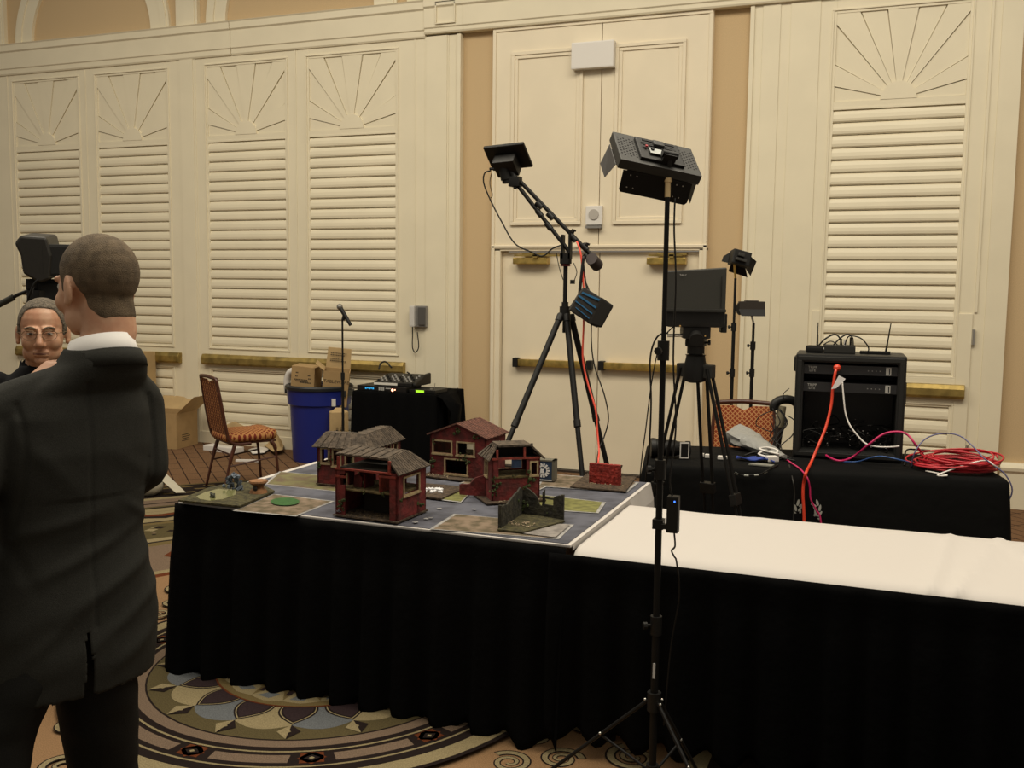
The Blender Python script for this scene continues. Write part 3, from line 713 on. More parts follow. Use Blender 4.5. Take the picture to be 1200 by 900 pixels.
mb = MB(); mb.prism([(-.002, .10, .006), (-.05, .13, .006), (-.10, .16, .006), (-.10, .16, .05), (-.06, .14, .055), (-.04, .12, .085), (-.002, .10, .10)], (0, .008, 0)); mb.build('broken_wall', REDWALL, h)

# dark ruined wall at the front right
h = empty('ruined_wall', (0, 0, 0), label='dark jagged ruined wall on a mossy base, front right of the mat', cat='toy ruin')
DK = mat('dark_ruin', (.04, .036, .022), .9, noise_amt=.5, noise_scale=40, col2=(.018, .016, .012), bump=.6, bump_scale=60)
A = aZ(586, 620, TT); B = aZ(611, 603, TT); C_ = aZ(636, 606, TT); D2 = aZ(659, 610, TT); E_ = aZ(614, 624, TT)
mb = MB(); mb.prism([tuple(aZ(*q, TT)) for q in ((583, 622), (613, 625), (662, 612), (640, 600), (608, 598))], (0, 0, .006)); mb.build('base', mat('mossy_base', (.07, .06, .022), .95, noise_amt=.6, noise_scale=50, bump=1, bump_scale=90), h)
def jag(a, b, hs, th=.007, hole=None, name='wall'):
    a = Vector(a); b = Vector(b); d = b - a; n = len(hs) - 1; nn = Vector((d.y, -d.x, 0)).normalized() * th; mb = MB()
    for i in range(n):
        p = a + d * i / n; q = a + d * (i + 1) / n
        if hole and hole[0] <= i < hole[1]:
            mb.prism([p + Vector((0, 0, .004)), q + Vector((0, 0, .004)), q + Vector((0, 0, hole[2])), p + Vector((0, 0, hole[2]))], nn)
            if hole[3]: mb.prism([p + Vector((0, 0, hole[3])), q + Vector((0, 0, hole[3])), q + Vector((0, 0, hs[i + 1])), p + Vector((0, 0, hs[i]))], nn)
        else: mb.prism([p + Vector((0, 0, .004)), q + Vector((0, 0, .004)), q + Vector((0, 0, hs[i + 1])), p + Vector((0, 0, hs[i]))], nn)
    return mb.build(name, DK, h)
jag(A, B, [.085, .088, .082, .09, .098, .105, .108, .118, .10]); jag(B, C_, [.10, .104, .112, .108, .10, .092, .08, .05, .045])
jag(C_ + Vector((-.003, 0, 0)), C_ + Vector((.008, .004, 0)), [.10, .115]); jag(C_, D2, [.085, .085, .085, .083, .085, .095, .10, .098], hole=(0, 4, .055, .078))
mb = MB()
for q in (A, A.lerp(B, .5)): mb.box(q.x - .006, q.x + .006, q.y - .006, q.y + .006, TT, TT + .092)
mb.box(D2.x - .006, D2.x + .006, D2.y - .006, D2.y + .006, TT, TT + .103); mb.build('buttress', DK, h)
p = aZ(600, 617, TT); rubble(h, p.x - .04, p.x + .08, p.y - .015, p.y + .06, TT + .008, 40, seed=8)
mossy(h, [(A.lerp(B, .8).x, A.lerp(B, .8).y - .012, TT + .07, .016), (B.x + .02, B.y - .012, TT + .05, .02), (C_.x + .04, C_.y - .012, TT + .03, .014)])
# red block wall on its own dirt tile
h = empty('wall_ruin', (0, 0, 0), label='rough red block wall on a dirt tile, at the rear right corner of the mat', cat='toy ruin')
mb = MB(); mb.prism([tuple(aZ(*q, TT)) for q in ((668, 571.5), (733, 577), (746, 560), (688, 556))], (0, 0, .006)); mb.build('base', DIRT, h)
a = aZ(691, 567, TT); b = aZ(727, 570, TT); hh = (aZ(727, 546, TT) - b).length
mb = MB(); n = 14; rnd = random.Random(2); d = b - a
for i in range(n):
    for k in range(7):
        p = a + d * (i + .5) / n; s = .0075 + rnd.uniform(0, .002); z = TT + .006 + .0138 * (k + .5) * .95; off = rnd.uniform(-.002, .002)
        mb.box(p.x - d.length / n * .53, p.x + d.length / n * .53, p.y - .012 + off, p.y + .012 + off, z - s, z + s)
mb.build('block_wall', mat('bright_red_blocks', (.34, .03, .02), .85, noise_amt=.4, noise_scale=40, bump=.8, bump_scale=60), h)
rubble(h, a.x, b.x + .03, a.y - .03, a.y - .015, TT + .008, 14, seed=9)
mb = MB(); mb.cyl(b + Vector((0, 0, .085)), b + Vector((.006, 0, .1)), .004, n=6); mb.build('post_stub', DIRT, h)
# white rubble tile
h = empty('rubble_tile', (0, 0, 0), label='dark dirt tile topped with white foam rubble, between the toy houses', cat='scenery tile')
mb = MB(); mb.prism([tuple(aZ(*q, TT)) for q in ((492, 583), (517, 586), (543, 574), (536, 571), (494, 567.5))], (0, 0, .007)); mb.build('base', DIRT, h)
mb = MB(); rnd = random.Random(6)
for i in range(26):
    q = aZ(rnd.uniform(496, 523), rnd.uniform(573.5, 577.5), TT + .008); mb.ball(q + Vector((0, 0, .002)), rnd.uniform(.005, .010), n=6)
o = mb.build('foam_rubble', mat('white_foam', (.7, .7, .72), .9), h); o['kind'] = 'stuff'
# pond tile
h = empty('pond_tile', (0, 0, 0), label='mossy terrain tile with a murky green pond at the left table corner', cat='scenery tile')
mb = MB(); mb.prism([tuple(aZ(*q, TT)) for q in ((209, 588), (222, 582.5), (245, 573), (268, 568), (300, 566), (322, 577), (281, 595))], (0, 0, .008)); mb.build('base', MATS['mossy_base'], h)
mb = MB(); mb.prism([tuple(aZ(*q, TT + .008)) for q in ((230, 582), (240, 577), (256, 573), (276, 573), (276, 580), (262, 585), (246, 587), (234, 585))], (0, 0, .0012)); mb.build('pond', mat('murky_pond', (.16, .16, .07), .15), h)
def cluster(name, q, sx, sz, m, n, label, cat, seed, parts=None):
    rnd = random.Random(seed); c = aZ(*q, TT + .009); mb = MB()
    for i in range(n):
        zz_ = rnd.uniform(0, sz); k = 1 - .5 * zz_ / sz
        M = Euler((rnd.random() * 3, rnd.random() * 3, rnd.random() * 3)).to_matrix().to_4x4(); s = rnd.uniform(.006, .012) * (1.35 if n > 20 else 1)
        p = c + Vector((rnd.uniform(-sx, sx) * k, rnd.uniform(-sx, sx) * .5 * k, zz_)); T = Matrix.Translation(p) @ M
        if i % 2: mb.box(-s, s, -s * .5, s * .5, -s * .3, s * .3, T)
        else: mb.ball(p, s * .7, n=6)
    o = mb.build(name, m); tag(o, label, cat); return o
cluster('rock_creature', (274, 573), .048, .062, mat('blue_grey_rock', (.13, .16, .2), .8, noise_amt=.7, noise_scale=60), 34, 'blue-grey spiky lump of rock beside the pond', 'game figure', 3)
cluster('dark_creature', (249, 583), .012, .014, mat('dark_green_figure', (.03, .032, .02), .7), 12, 'small dark crouching figure on the murky pond', 'game figure', 5)
h = empty('wooden_stump', aZ(303, 577, TT + .008), label='orange-brown hollow stump with a flat top on the pond tile', cat='scenery piece')
ST = mat('stump_orange', (.28, .13, .05), .8, noise_amt=.5, noise_scale=40)
mb = MB(); mb.lathe([(.040, 0), (.035, .012), (.022, .022), (.026, .034), (.036, .040), (.036, .045), (.02, .045), (.018, .04)], n=12); mb.build('trunk', ST, h)
mb = MB(); mb.lathe([(.0, .046), (.042, .046), (.040, .053), (0.0, .053)], n=10); mb.build('flat_top', ST, h)
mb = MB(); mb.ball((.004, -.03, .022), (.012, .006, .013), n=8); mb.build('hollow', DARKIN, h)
# little figure in front of the first house
h = empty('soldier_figure', aZ(398, 604, TT), label='tiny painted soldier figure with red and white head by the open house', cat='game figure')
mb = MB(); mb.cyl((0, 0, 0), (0, 0, .003), .011); mb.build('base', BLACK, h)
mb = MB(); mb.cyl((-.003, 0, .003), (-.002, 0, .014), .003, n=6); mb.cyl((.004, 0, .003), (.002, 0, .014), .003, n=6); mb.cyl((0, 0, .013), (0, 0, .027), .0055, .0065, n=8); mb.tube([(-.006, 0, .025), (-.01, -.003, .018), (-.002, -.008, .018)], .002, n=6); mb.tube([(.006, 0, .025), (.01, -.003, .019), (.004, -.008, .017)], .002, n=6); mb.build('body', mat('grey_uniform', (.2, .2, .24), .6), h)
mb = MB(); mb.ball((0, 0, .032), .005, n=8); mb.build('head', mat('red_white_head', (.6, .3, .25), .6), h)
mb = MB(); mb.cyl((-.008, -.009, .014), (.008, -.009, .02), .0015, n=6); mb.build('rifle', BLACK, h)
# blue shipping container with white gear emblem
p = aZ(604, 566, TT); q = aZ(632, 566, TT)
h = empty('toy_container', (q.x + .045, q.y + .05, TT), R(4), label='blue toy cargo container with a white toothed emblem behind the small red house', cat='toy container')
BL = mat('container_blue', (.028, .06, .13), .7, noise_amt=.35, noise_scale=40)
Lc = .20
mb = MB(); mb.box(-Lc, 0, 0, .05, .004, .1); 
for i in range(18): mb.box(-Lc + .008 + i * .0108, -Lc + .012 + i * .0108, -.0012, 0, .01, .094)
mb.build('body', BL, h)
mb = MB(); mb.box(-Lc - .003, .012, -.003, .053, .096, .103); mb.box(0, .012, -.003, .053, .004, .103); mb.build('frame', mat('khaki_frame', (.13, .12, .09), .8), h)
mb = MB(); mb.box(-Lc, 0, -.003, .0, .003, .009); mb.build('sill', mat('pale_sill', (.5, .5, .5), .6), h)
mb = MB(); ex, ez = -.045, .052
for i in range(14):
    a = 2 * PI * i / 14; P_ = [(ex + r * math.cos(a + t), -.004, ez + r * math.sin(a + t)) for r, t in ((.026, -.16), (.034, -.12), (.034, .12), (.026, .16), (.022, .16), (.022, -.16))]; mb.prism(P_, (0, .003, 0))
for i in range(24):
    a0 = 2 * PI * i / 24; a1 = 2 * PI * (i + 1) / 24; mb.prism([(ex + r * math.cos(t), -.004, ez + r * math.sin(t)) for r, t in ((.022, a0), (.022, a1), (.018, a1), (.018, a0))], (0, .003, 0))
mb.prism([(ex - .012, -.0045, ez - .012), (ex + .010, -.0045, ez - .014), (ex + .004, -.0045, ez), (ex + .012, -.0045, ez + .012), (ex, -.0045, ez + .006), (ex - .010, -.0045, ez + .008)], (0, .003, 0))
mb.build('toothed_emblem', mat('emblem_white', (.75, .75, .75), .7), h)
# ================================================================ STANDS, TRIPODS, CAMERAS
def knob(mb, c, d, r=.012, l=.03):
    c = Vector(c); d = Vector(d).normalized(); mb.cyl(c, c + d * l, r * .45); mb.cyl(c + d * l, c + d * (l + .012), r, n=8)
RIGHT = Vector((math.cos(YAW), math.sin(YAW), 0)); FWD = Vector((-math.sin(YAW), math.cos(YAW), 0)); UP = Vector((0, 0, 1))
def view_frame(p):
    """axes at p: across, up, away from the middle of the room"""
    d = Vector((p.x, p.y, 0)).normalized(); return Vector((d.y, -d.x, 0)), UP, d
def light_stand(base, top, hub, feet, label, r=.011, collars=(), mid=.12):
    root = empty('light_stand', (base[0], base[1], 0), label=label, cat='light stand')
    mb = MB(); z0 = mid; zs = [mid] + list(collars) + [top]
    for i, (a, b) in enumerate(zip(zs, zs[1:])): mb.cyl((0, 0, a), (0, 0, b + (0 if i == len(zs) - 2 else .02)), r * (1 - .13 * i), n=12)
    mb.build('pole', BLACKM, root, smooth=True)
    for k, z in enumerate(collars):
        mb = MB(); mb.cyl((0, 0, z - .03), (0, 0, z + .03), r * 1.5); knob(mb, (0, 0, z), (math.cos(2.6 + k), -.5, 0)); mb.build('collar', BLACK, root, smooth=True)
    mb = MB(); mb.cyl((0, 0, hub - .03), (0, 0, hub + .03), r * 1.8); mb.build('leg_hub', BLACK, root, smooth=True)
    mb = MB(); mb.cyl((0, 0, mid - .02), (0, 0, mid + .02), r * 1.6); mb.build('brace_hub', BLACK, root, smooth=True)
    for fx, fy in feet:
        n = Vector((fx, fy, 0)).normalized()
        mb = MB(); mb.cyl(n * .02 + UP * hub, Vector((fx, fy, .012)), .0062, n=8); lg = mb.build('leg', BLACKM, root, smooth=True)
        m_ = (n * .02 + UP * hub).lerp(Vector((fx, fy, .012)), .42)
        mb = MB(); mb.cyl(n * .018 + UP * mid, m_, .0045, n=8); mb.build('brace', BLACKM, lg)
        for q_ in (m_ + Vector((0, -.004, .005)), n * .03 + UP * hub): mb = MB(); mb.ball(q_, .005, n=8); mb.build('rivet', SILVER, lg)
        mb = MB(); mb.ball((fx, fy, .014), .014, n=8); mb.build('foot_cap', BLACK, lg)
    return root
SP = aY(775, 500, 2.97)
sf = [(-.40, .04), (.30, -.22), (.16, .16)]
st = light_stand((SP.x, SP.y), 2.0, .37, sf, 'tall black light stand in front of the drape, carrying the perforated panel light', .0125, (.62, 1.12, 1.49), .14)
mb = MB(); mb.cyl((0, 0, 1.955), (0, 0, 2.0), .009); mb.cyl((0, 0, 2.0), (0, 0, 2.012), .012); o = mb.build('brass_stud', mat('bright_brass', (.8, .6, .32), .4, .3), st, smooth=True)
mb = MB(); mb.box(-.004, .004, -.014, -.012, .45, .50); mb.build('sticker', mat('white_sticker', (.6, .6, .6), .5), st)
# big perforated LED panel
def orient(pos, X_, Z_):
    """place a thing by its width and height directions given as (across, away, up) seen from the room's middle"""
    rt, up, aw = view_frame(pos); cv = lambda q: (rt * q[0] + aw * q[1] + up * q[2]).normalized()
    x = cv(X_); z = cv(Z_); z = (z - x * z.dot(x)).normalized(); y = z.cross(x)
    return Matrix.Translation(pos) @ Matrix((x, y, z)).transposed().to_4x4()
PM = orient(aY(770, 180, 2.99), (.255, .10, -.044), (-.046, .125, .105))
pr = empty('panel_light', (0, 0, 0), label='large black perforated LED panel with open flaps on the tall front stand', cat='studio light')
pr.matrix_world = PM
W2, H2, T2 = .132, .082, .032
mb = MB(); mb.box(-W2, W2, 0, T2, -H2, H2, bev=.004); mb.build('panel_body', DGREY, pr)
mb = MB()
for sx in (-1, 1):
    for i in range(6):
        for k in range(7):
            x = sx * (.074 + i * .0095); z = -.05 + k * .0155 + (.0077 if i % 2 else 0)
            mb.cyl((x, -.0006, z), (x, .0004, z), .0030, n=6)
o = mb.build('vent_holes', mat('vent_black', (.002, .002, .002), .9), pr); o['kind'] = 'stuff'
mb = MB(); mb.box(-.066, .076, -.010, 0, -.060, .062, bev=.003); cb = mb.build('control_box', BLACK, pr)
mb = MB(); mb.box(-.05, .055, -.019, -.016, .030, .040); mb.box(-.05, .055, -.019, -.016, .004, .012); mb.build('rail', BLACKM, cb)
mb = MB(); mb.box(-.034, .034, -.0175, -.0155, -.036, -.006); mb.build('status_plate', mat('silver_plate', (.5, .52, .5), .35), cb)
mb = MB(); mb.box(-.045, -.038, -.02, -.0155, -.004, .003); mb.build('red_button', RED, cb)
mb = MB(); mb.box(-.018, .018, -.026, -.016, .008, .034, bev=.004); mb.build('battery_block', DGREY, cb)
mb = MB(); mb.cyl((-.025, -.022, -.015), (-.025, -.008, -.015), .006); mb.cyl((.04, -.026, -.02), (.04, -.008, -.02), .009); mb.build('dial', BLACK, cb)
mb = MB(); mb.box(-.1, .1, -.001, .002, -.0015, .0015, Matrix.Translation((0, T2, -H2)) ); 
mb.prism([(-.112, T2, -H2), (.112, T2, -H2), (.118, T2 + .060, -H2 - .010), (.111, T2 + .068, -H2 - .012), (-.099, T2 + .068, -H2 - .012), (-.106, T2 + .060, -H2 - .010)], (0, .0015, .0015)); fl = mb.build('barn_door', BLACKM, pr)
mb = MB()
for x in (-.085, -.065, .065, .085):
    mb.ball((x, T2 + .012, -H2 - .003), .0025, n=6); mb.ball((x, T2 + .050, -H2 - .009), .0025, n=6)
mb.build('rivet', SILVER, fl)
mb = MB(); mb.prism([(-.112, T2, H2), (.112, T2, H2), (.105, T2 + .09, H2 + .03), (-.105, T2 + .09, H2 + .03)], (0, .0015, -.0015)); mb.build('barn_door', BLACKM, pr)
mb = MB(); mb.prism([(-W2, T2, .06), (-W2, T2, -.06), (-W2 - .014, T2 + .055, -.05), (-W2 - .016, T2 + .055, .03)], (-.0015, .0015, 0)); mb.build('barn_door', mat('brown_black_flap', (.022, .017, .014), .5), pr)
mb = MB(); mb.prism([(W2, T2, .06), (W2, T2, -.06), (W2 + .012, T2 + .08, -.055), (W2 + .012, T2 + .08, .05)], (.0015, .0015, 0)); mb.build('barn_door', BLACKM, pr)
mb = MB(); mb.cyl(PM.inverted() @ Vector((SP.x, SP.y, 2.01)), (0.02, -.03, -.048), .009); mb.cyl((-.005, -.03, -.048), (.045, -.03, -.048), .011); mb.box(.0, .04, -.035, 0, -.062, -.045); mb.build('tilt_bracket', BLACK, pr, smooth=True)
# power supply on the stand
mb = MB(); c = aY(789, 604, 2.95); mb.box(c.x - .018, c.x + .018, c.y - .02, c.y + .015, c.z - .052, c.z + .062, bev=.004)
o = mb.build('power_supply', BLACK); tag(o, 'small black power brick with a blue light clamped to the tall stand', 'power supply')
mb = MB(); mb.box(c.x + .005, c.x + .009, c.y - .0215, c.y - .02, c.z + .045, c.z + .05); mb.build('blue_indicator', mat('blue_led', (.1, .2, .9), .3, emit=(.05, .2, 1), emit_s=2.5), o)
mb = MB(); mb.box(c.x - .035, c.x - .016, c.y - .008, c.y + .01, c.z - .045, c.z - .03); mb.box(SP.x - .017, SP.x + .017, SP.y - .017, SP.y + .017, c.z - .05, c.z - .02); mb.build('clamp', BLACK, o)
mb = MB(); mb.tube([aY(791, 232, 2.98), aY(790, 270, 2.97), aY(792, 330, 2.96), aY(789, 420, 2.96), aY(792, 500, 2.96), aY(785, 560, 2.95), aY(788, 582, 2.95)], .0028)
mb.tube([aY(790, 624, 2.95), aY(791, 640, 2.95), aY(787, 645, 2.95), aY(790, 652, 2.94), aY(793, 660, 2.94), aY(796, 700, 2.96), aY(786, 760, 2.97), aY(778, 850, 2.97)], .0028)
o = mb.build('black_cable', BLACK, smooth='all'); tag(o, 'thin black cord running down beside the tall front light stand', 'cord')

# --- tripod with jib arm (between gaming table and doors)
YA = 5.5
def A_(px, py, Y=YA): return aY(px, py, Y)
hub = A_(662, 366)
tr = empty('jib_tripod', (hub.x, hub.y, 0), label='black tripod with slanting twin-tube boom arm in front of the white doors', cat='tripod')
def T(p): return Vector(p) - Vector((hub.x, hub.y, 0))
mb = MB(); mb.cyl((0, 0, hub.z - .12), (0, 0, T(A_(664, 312)).z), .013); mb.build('center_column', BLACKM, tr, smooth=True)
mb = MB(); mb.cyl((0, 0, hub.z - .045), (0, 0, hub.z + .035), .032); mb.cyl((0, 0, hub.z + .03), (0, 0, hub.z + .06), .02); mb.build('leg_collar', BLACK, tr, smooth=True)
for q, t in (((514, 712), 0), ((697, 706), 1), ((742, 672), 2)):
    f = T(aZ(*q, 0)); n = Vector((f.x, f.y, 0)).normalized(); a = n * .035 + UP * (hub.z - .01)
    mb = MB(); m1 = a.lerp(f, .40); m2 = a.lerp(f, .66); mb.cyl(a, m1, .018); mb.cyl(m1, m2, .0145); mb.cyl(m2, f, .0105)
    lg = mb.build('leg', BLACKM, tr, smooth=True)
    for q_, r_ in ((m1, .021), (m2, .017), (a.lerp(f, .015), .022)): mb = MB(); mb.cyl(q_ - (f - a).normalized() * .02, q_ + (f - a).normalized() * .02, r_); mb.build('leg_lock', BLACK, lg, smooth=True)
    mb = MB(); mb.ball(f + UP * .012, .015, n=8); mb.build('foot_cap', BLACK, lg)
mb = MB(); c = T(A_(663, 303)); mb.cyl(c - UP * .03, c + UP * .0, .035); mb.cyl(c - UP * .045, c - UP * .03, .027); mb.box(c.x - .03, c.x + .03, c.y - .02, c.y + .02, c.z - .0, c.z + .03); mb.build('pan_head', BLACK, tr, smooth=True)
mb = MB(); mb.cyl(c - UP * .04, c - UP * .037, .034); mb.build('red_ring', RED, tr)
mb = MB(); mb.box(c.x - .025, c.x - .012, c.y - .02, c.y + .02, c.z, T(A_(662, 275)).z); mb.box(c.x + .02, c.x + .033, c.y - .02, c.y + .02, c.z, T(A_(668, 270)).z); mb.build('yoke', BLACKM, tr)
mb = MB(); mb.cyl(T(A_(604, 214)), T(A_(668, 296)), .012); u = mb.build('boom_tube', BLACKM, tr, smooth=True)
for q in ((632, 250), (643, 265)):
    mb = MB(); p = T(A_(*q)); d = (T(A_(668, 296)) - T(A_(604, 214))).normalized(); mb.cyl(p - d * .022, p + d * .022, .017); mb.build('tube_joint', BLACK, u, smooth=True)
mb = MB(); mb.cyl(T(A_(606, 209)), T(A_(692, 298)), .012); u = mb.build('boom_tube', BLACKM, tr, smooth=True)
for q in ((632, 240), (645, 253), (672, 279), (685, 290)):
    mb = MB(); p = T(A_(*q)); d = (T(A_(692, 298)) - T(A_(606, 209))).normalized(); mb.cyl(p - d * .022, p + d * .022, .018); mb.build('tube_joint', BLACK, u, smooth=True)
for q in ((671, 275), (687, 291)): mb = MB(); knob(mb, T(A_(*q)), (.3, 0, 1), .014, .02); mb.build('clamp_knob', BLACK, u, smooth=True)
mb = MB(); mb.cyl(T(A_(685, 298)), T(A_(696, 310)), .017); u = mb.build('counterweight_bar', BLACK, tr, smooth=True)
mb = MB(); mb.cyl(T(A_(693, 303, 5.46)), T(A_(700, 311, 5.54)), .036, n=20); mb.build('counterweight', mat('weight_brown', (.035, .025, .025), .7), tr, smooth=True)
mb = MB(); p = T(A_(604, 211)); mb.box(p.x - .035, p.x + .035, p.y - .03, p.y + .03, p.z - .04, p.z + .02, bev=.01); mb.cyl(p + Vector((0, 0, .0)), p + Vector((-.03, 0, .06)), .02); knob(mb, p, (0.1, -.3, -1), .012, .04); mb.build('tilt_head', BLACK, tr, smooth=True)
# camera with flat plate on the boom end
cm = empty('boom_camera', (0, 0, 0), label='black camera under a flat tilted screen at the upper end of the boom arm', cat='camera')
cp = A_(596, 190); cm.matrix_world = orient(aY(595, 185, 5.5), (.239, -.105, .015), (-.06, -.12, .12))
mb = MB(); mb.prism([(-.13, 0, -.09), (.13, 0, -.09), (.13, 0, .09), (-.13, 0, .09)], (0, .022, 0)); mb.build('screen', BLACK, cm, bevel=.006)
mb = MB(); mb.box(-.075, .065, -.075, 0, -.085, .035, bev=.014); mb.build('camera_body', BLACK, cm)
mb = MB(); mb.cyl((-.02, -.05, -.03), (-.01, -.10, -.08), .034, n=20); mb.cyl((-.01, -.09, -.07), (-.008, -.115, -.095), .028, n=20); mb.build('lens', BLACKM, cm, smooth=True)
mb = MB(); mb.ball((-.075, -.02, -.02), .006, n=8); mb.ball((.05, -.046, .0), .004, n=8); mb.build('knob', SILVER, cm)
mb = MB(); mb.cyl((-.13, -.02, -.05), (-.06, -.03, -.055), .008); mb.build('cable_plug', BLACK, cm)
mb = MB(); mb.tube([A_(575, 200), A_(568, 203), A_(567, 215), A_(575, 235), A_(588, 260), A_(603, 285), A_(622, 295), A_(636, 300), A_(648, 291), A_(662, 286)], .0045)
o = mb.build('camera_cable', BLACK, smooth='all'); tag(o, 'black cable drooping from the boom camera down to the tripod head', 'cable')
mb = MB(); mb.tube([A_(576, 203), A_(574, 215), A_(577, 228), A_(575, 232)], .003); o = mb.build('strap_loop', mat('olive_cord', (.12, .09, .05), .8), smooth='all'); tag(o, 'short olive strap hanging beside the cable under the boom camera', 'strap')
mb = MB(); mb.tube([A_(676, 283, 5.47), A_(681, 300, 5.45), A_(684, 340, 5.44), A_(684, 380, 5.44), A_(683, 420, 5.44), A_(689, 450, 5.42), A_(698, 480, 5.38), A_(700, 505, 5.36), A_(702, 530, 5.3), A_(701, 548, 5.2), A_(700, 640, 5.2)], .0055)
o = mb.build('red_cable', mat('bright_red_cable', (.85, .10, .06), .4), smooth='all'); tag(o, 'bright red cable hanging from the boom arm past the tripod legs', 'cable')
mb = MB(); mb.tube([A_(686, 330, 5.46), A_(693, 352, 5.45), A_(693, 400, 5.44), A_(697, 430, 5.44), A_(708, 462, 5.42), A_(713, 490, 5.4), A_(708, 512, 5.38), A_(701, 530, 5.3), A_(699, 560, 5.2), A_(698, 640, 5.2)], .004)
o = mb.build('black_cable', BLACK, smooth='all'); tag(o, 'thin black cable curving beside the red cable at the tripod', 'cable')
mb = MB(); mb.tube([A_(652, 296), A_(655, 312), A_(660, 328)], .0025); mb.tube([A_(672, 308), A_(676, 318), A_(674, 326), A_(672, 330)], .0025); q = A_(671, 330); mb.box(q.x - .012, q.x + .012, q.y - .01, q.y + .01, q.z - .014, q.z + .01)
o = mb.build('dangling_plug', BLACK, smooth=False); tag(o, 'tiny black plug dangling on thin wire beside the tripod column', 'plug')
# bag hanging from the boom
bg_ = empty('camera_bag', (0, 0, 0), label='black and blue camera bag hanging by its strap from the boom arm', cat='bag')
bc = A_(693, 360, 5.44); bg_.matrix_world = Matrix.Translation(bc) @ Matrix.Rotation(YAW, 4, 'Z') @ Matrix.Rotation(R(32), 4, 'Y')
mb = MB(); mb.box(-.105, .095, -.055, .06, -.085, .075, bev=.03); mb.build('bag_body', mat('bag_black', (.02, .018, .016), .8), bg_, smooth=True)
mb = MB(); mb.prism([(.01, -.06, .078), (.10, -.055, .075), (.11, -.055, -.07), (.03, -.06, -.09)], (0, .115, 0)); mb.build('flap', mat('bag_black2', (.010, .008, .006), .9), bg_, bevel=.01)
mb = MB()
for a, b, wd in (((-.095, .040), (.012, .058), .006), ((-.103, .015), (.02, .01), .005), ((-.10, -.02), (.02, -.03), .0035), ((-.08, -.05), (.02, -.062), .0025)):
    mb.prism([(a[0], -.0575, a[1] - wd), (b[0], -.0615, b[1] - wd), (b[0], -.0615, b[1] + wd), (a[0], -.0575, a[1] + wd)], (0, .004, 0))
mb.build('blue_stripe', mat('bag_blue', (.015, .12, .27), .6), bg_)
mb = MB(); Mi = bg_.matrix_world.inverted(); mb.tube([Mi @ A_(678, 358, 5.42), Mi @ A_(680, 335, 5.43), Mi @ A_(684, 300, 5.45)], .009); mb.tube([Mi @ A_(688, 340, 5.44), Mi @ A_(685, 322, 5.45), Mi @ A_(683, 300, 5.46)], .005); mb.build('strap', BLACK, bg_, smooth='all')

# --- tripod with studio camera and monitor hood (right of the tall stand)
YB = 4.72
hb = aY(815, 424, YB)
tr = empty('camera_tripod', (hb.x, hb.y, 0), label='heavy twin-tube black tripod between the white table and the draped equipment table', cat='tripod')
def B_(px, py, Y=YB): return aY(px, py, Y) - Vector((hb.x, hb.y, 0))
mb = MB(); mb.lathe([(.03, hb.z - .10), (.055, hb.z - .09), (.06, hb.z - .03), (.05, hb.z), (.045, hb.z + .03), (.05, hb.z + .035)]); mb.build('bowl', BLACKM, tr, smooth=True)
for fw_ in (aZ(738, 715, 0), aZ(897, 757, 0), Vector((-.80, 5.02, 0))):
    f = fw_ - Vector((hb.x, hb.y, 0)); n = Vector((f.x, f.y, 0)).normalized(); sd = Vector((-n.y, n.x, 0)); a = n * .07 + UP * (hb.z - .03)
    m1 = a.lerp(f, .48); m2 = a.lerp(f, .74)
    mb = MB(); mb.box(-.03, .026, -.024, .024, -.045, .02, Matrix.Translation(a - n * .0) @ n.to_track_quat('X', 'Z').to_matrix().to_4x4(), bev=.008); sh = mb.build('leg_shoulder', DGREY, tr)
    mb = MB()
    for s in (-1, 1): mb.cyl(a + sd * .024 * s, m1 + sd * .027 * s, .0085, n=10)
    lg = mb.build('leg', BLACKM, tr, smooth=True)
    mb = MB()
    for s in (-1, 1): mb.cyl(m1 + sd * .023 * s, f + UP * .02 + sd * .022 * s, .0065, n=10)
    mb.build('lower_tubes', BLACKM, lg, smooth=True)
    mb = MB(); mt_ = Matrix.Translation(m1) @ (f - a).to_track_quat('Z', 'X').to_matrix().to_4x4()
    M_ = Matrix.Translation(m1) @ Matrix((sd, (f - a).normalized().cross(sd), (f - a).normalized())).transposed().to_4x4()
    mb.box(-.038, .038, -.016, .016, -.035, .02, M_, bev=.005); mb.build('leg_lock', BLACK, lg); mb = MB(); M_2 = Matrix.Translation(m2) @ M_.to_3x3().to_4x4(); mb.box(-.034, .034, -.013, .013, -.012, .010, M_2, bev=.003); mb.build('leg_lock', BLACK, lg)
    mb = MB(); mb.ball(f + UP * .02, .022, n=10); mb.build('foot_cap', BLACK, lg)
    mb = MB(); mb.cyl(UP * (.44) , m1.lerp(f, .25), .007, n=8); mb.build('spreader_arm', BLACKM, tr)
mb = MB(); mb.cyl((0, 0, .42), (0, 0, .46), .03); mb.build('spreader_hub', BLACK, tr)
mb = MB(); z = B_(816, 412).z; mb.cyl((0, 0, hb.z + .02), (0, 0, z + .01), .032, n=20); mb.cyl((0, 0, z - .01), (0, 0, z + .025), .042, n=20); mb.box(-.045, .045, -.05, .05, z + .025, z + .065, bev=.012); knob(mb, (.045, 0, z + .045), (1, 0, 0), .012, .012); mb.build('fluid_head', BLACK, tr, smooth=True)
sc_ = empty('studio_camera', (hb.x, hb.y, z + .065), YAW - .10, label='black studio camera with large monitor hood on the heavy tripod', cat='camera')
hz = z + .065
mb = MB(); mb.box(-.07, .06, -.09, .12, 0, .06, bev=.01); mb.build('camera_body', BLACK, sc_)
mb = MB(); mb.box(-.155, .125, -.10, .10, .055, .15, bev=.02); mb.box(.11, .138, -.06, .03, .03, .12, bev=.006); mb.build('lower_housing', BLACK, sc_)
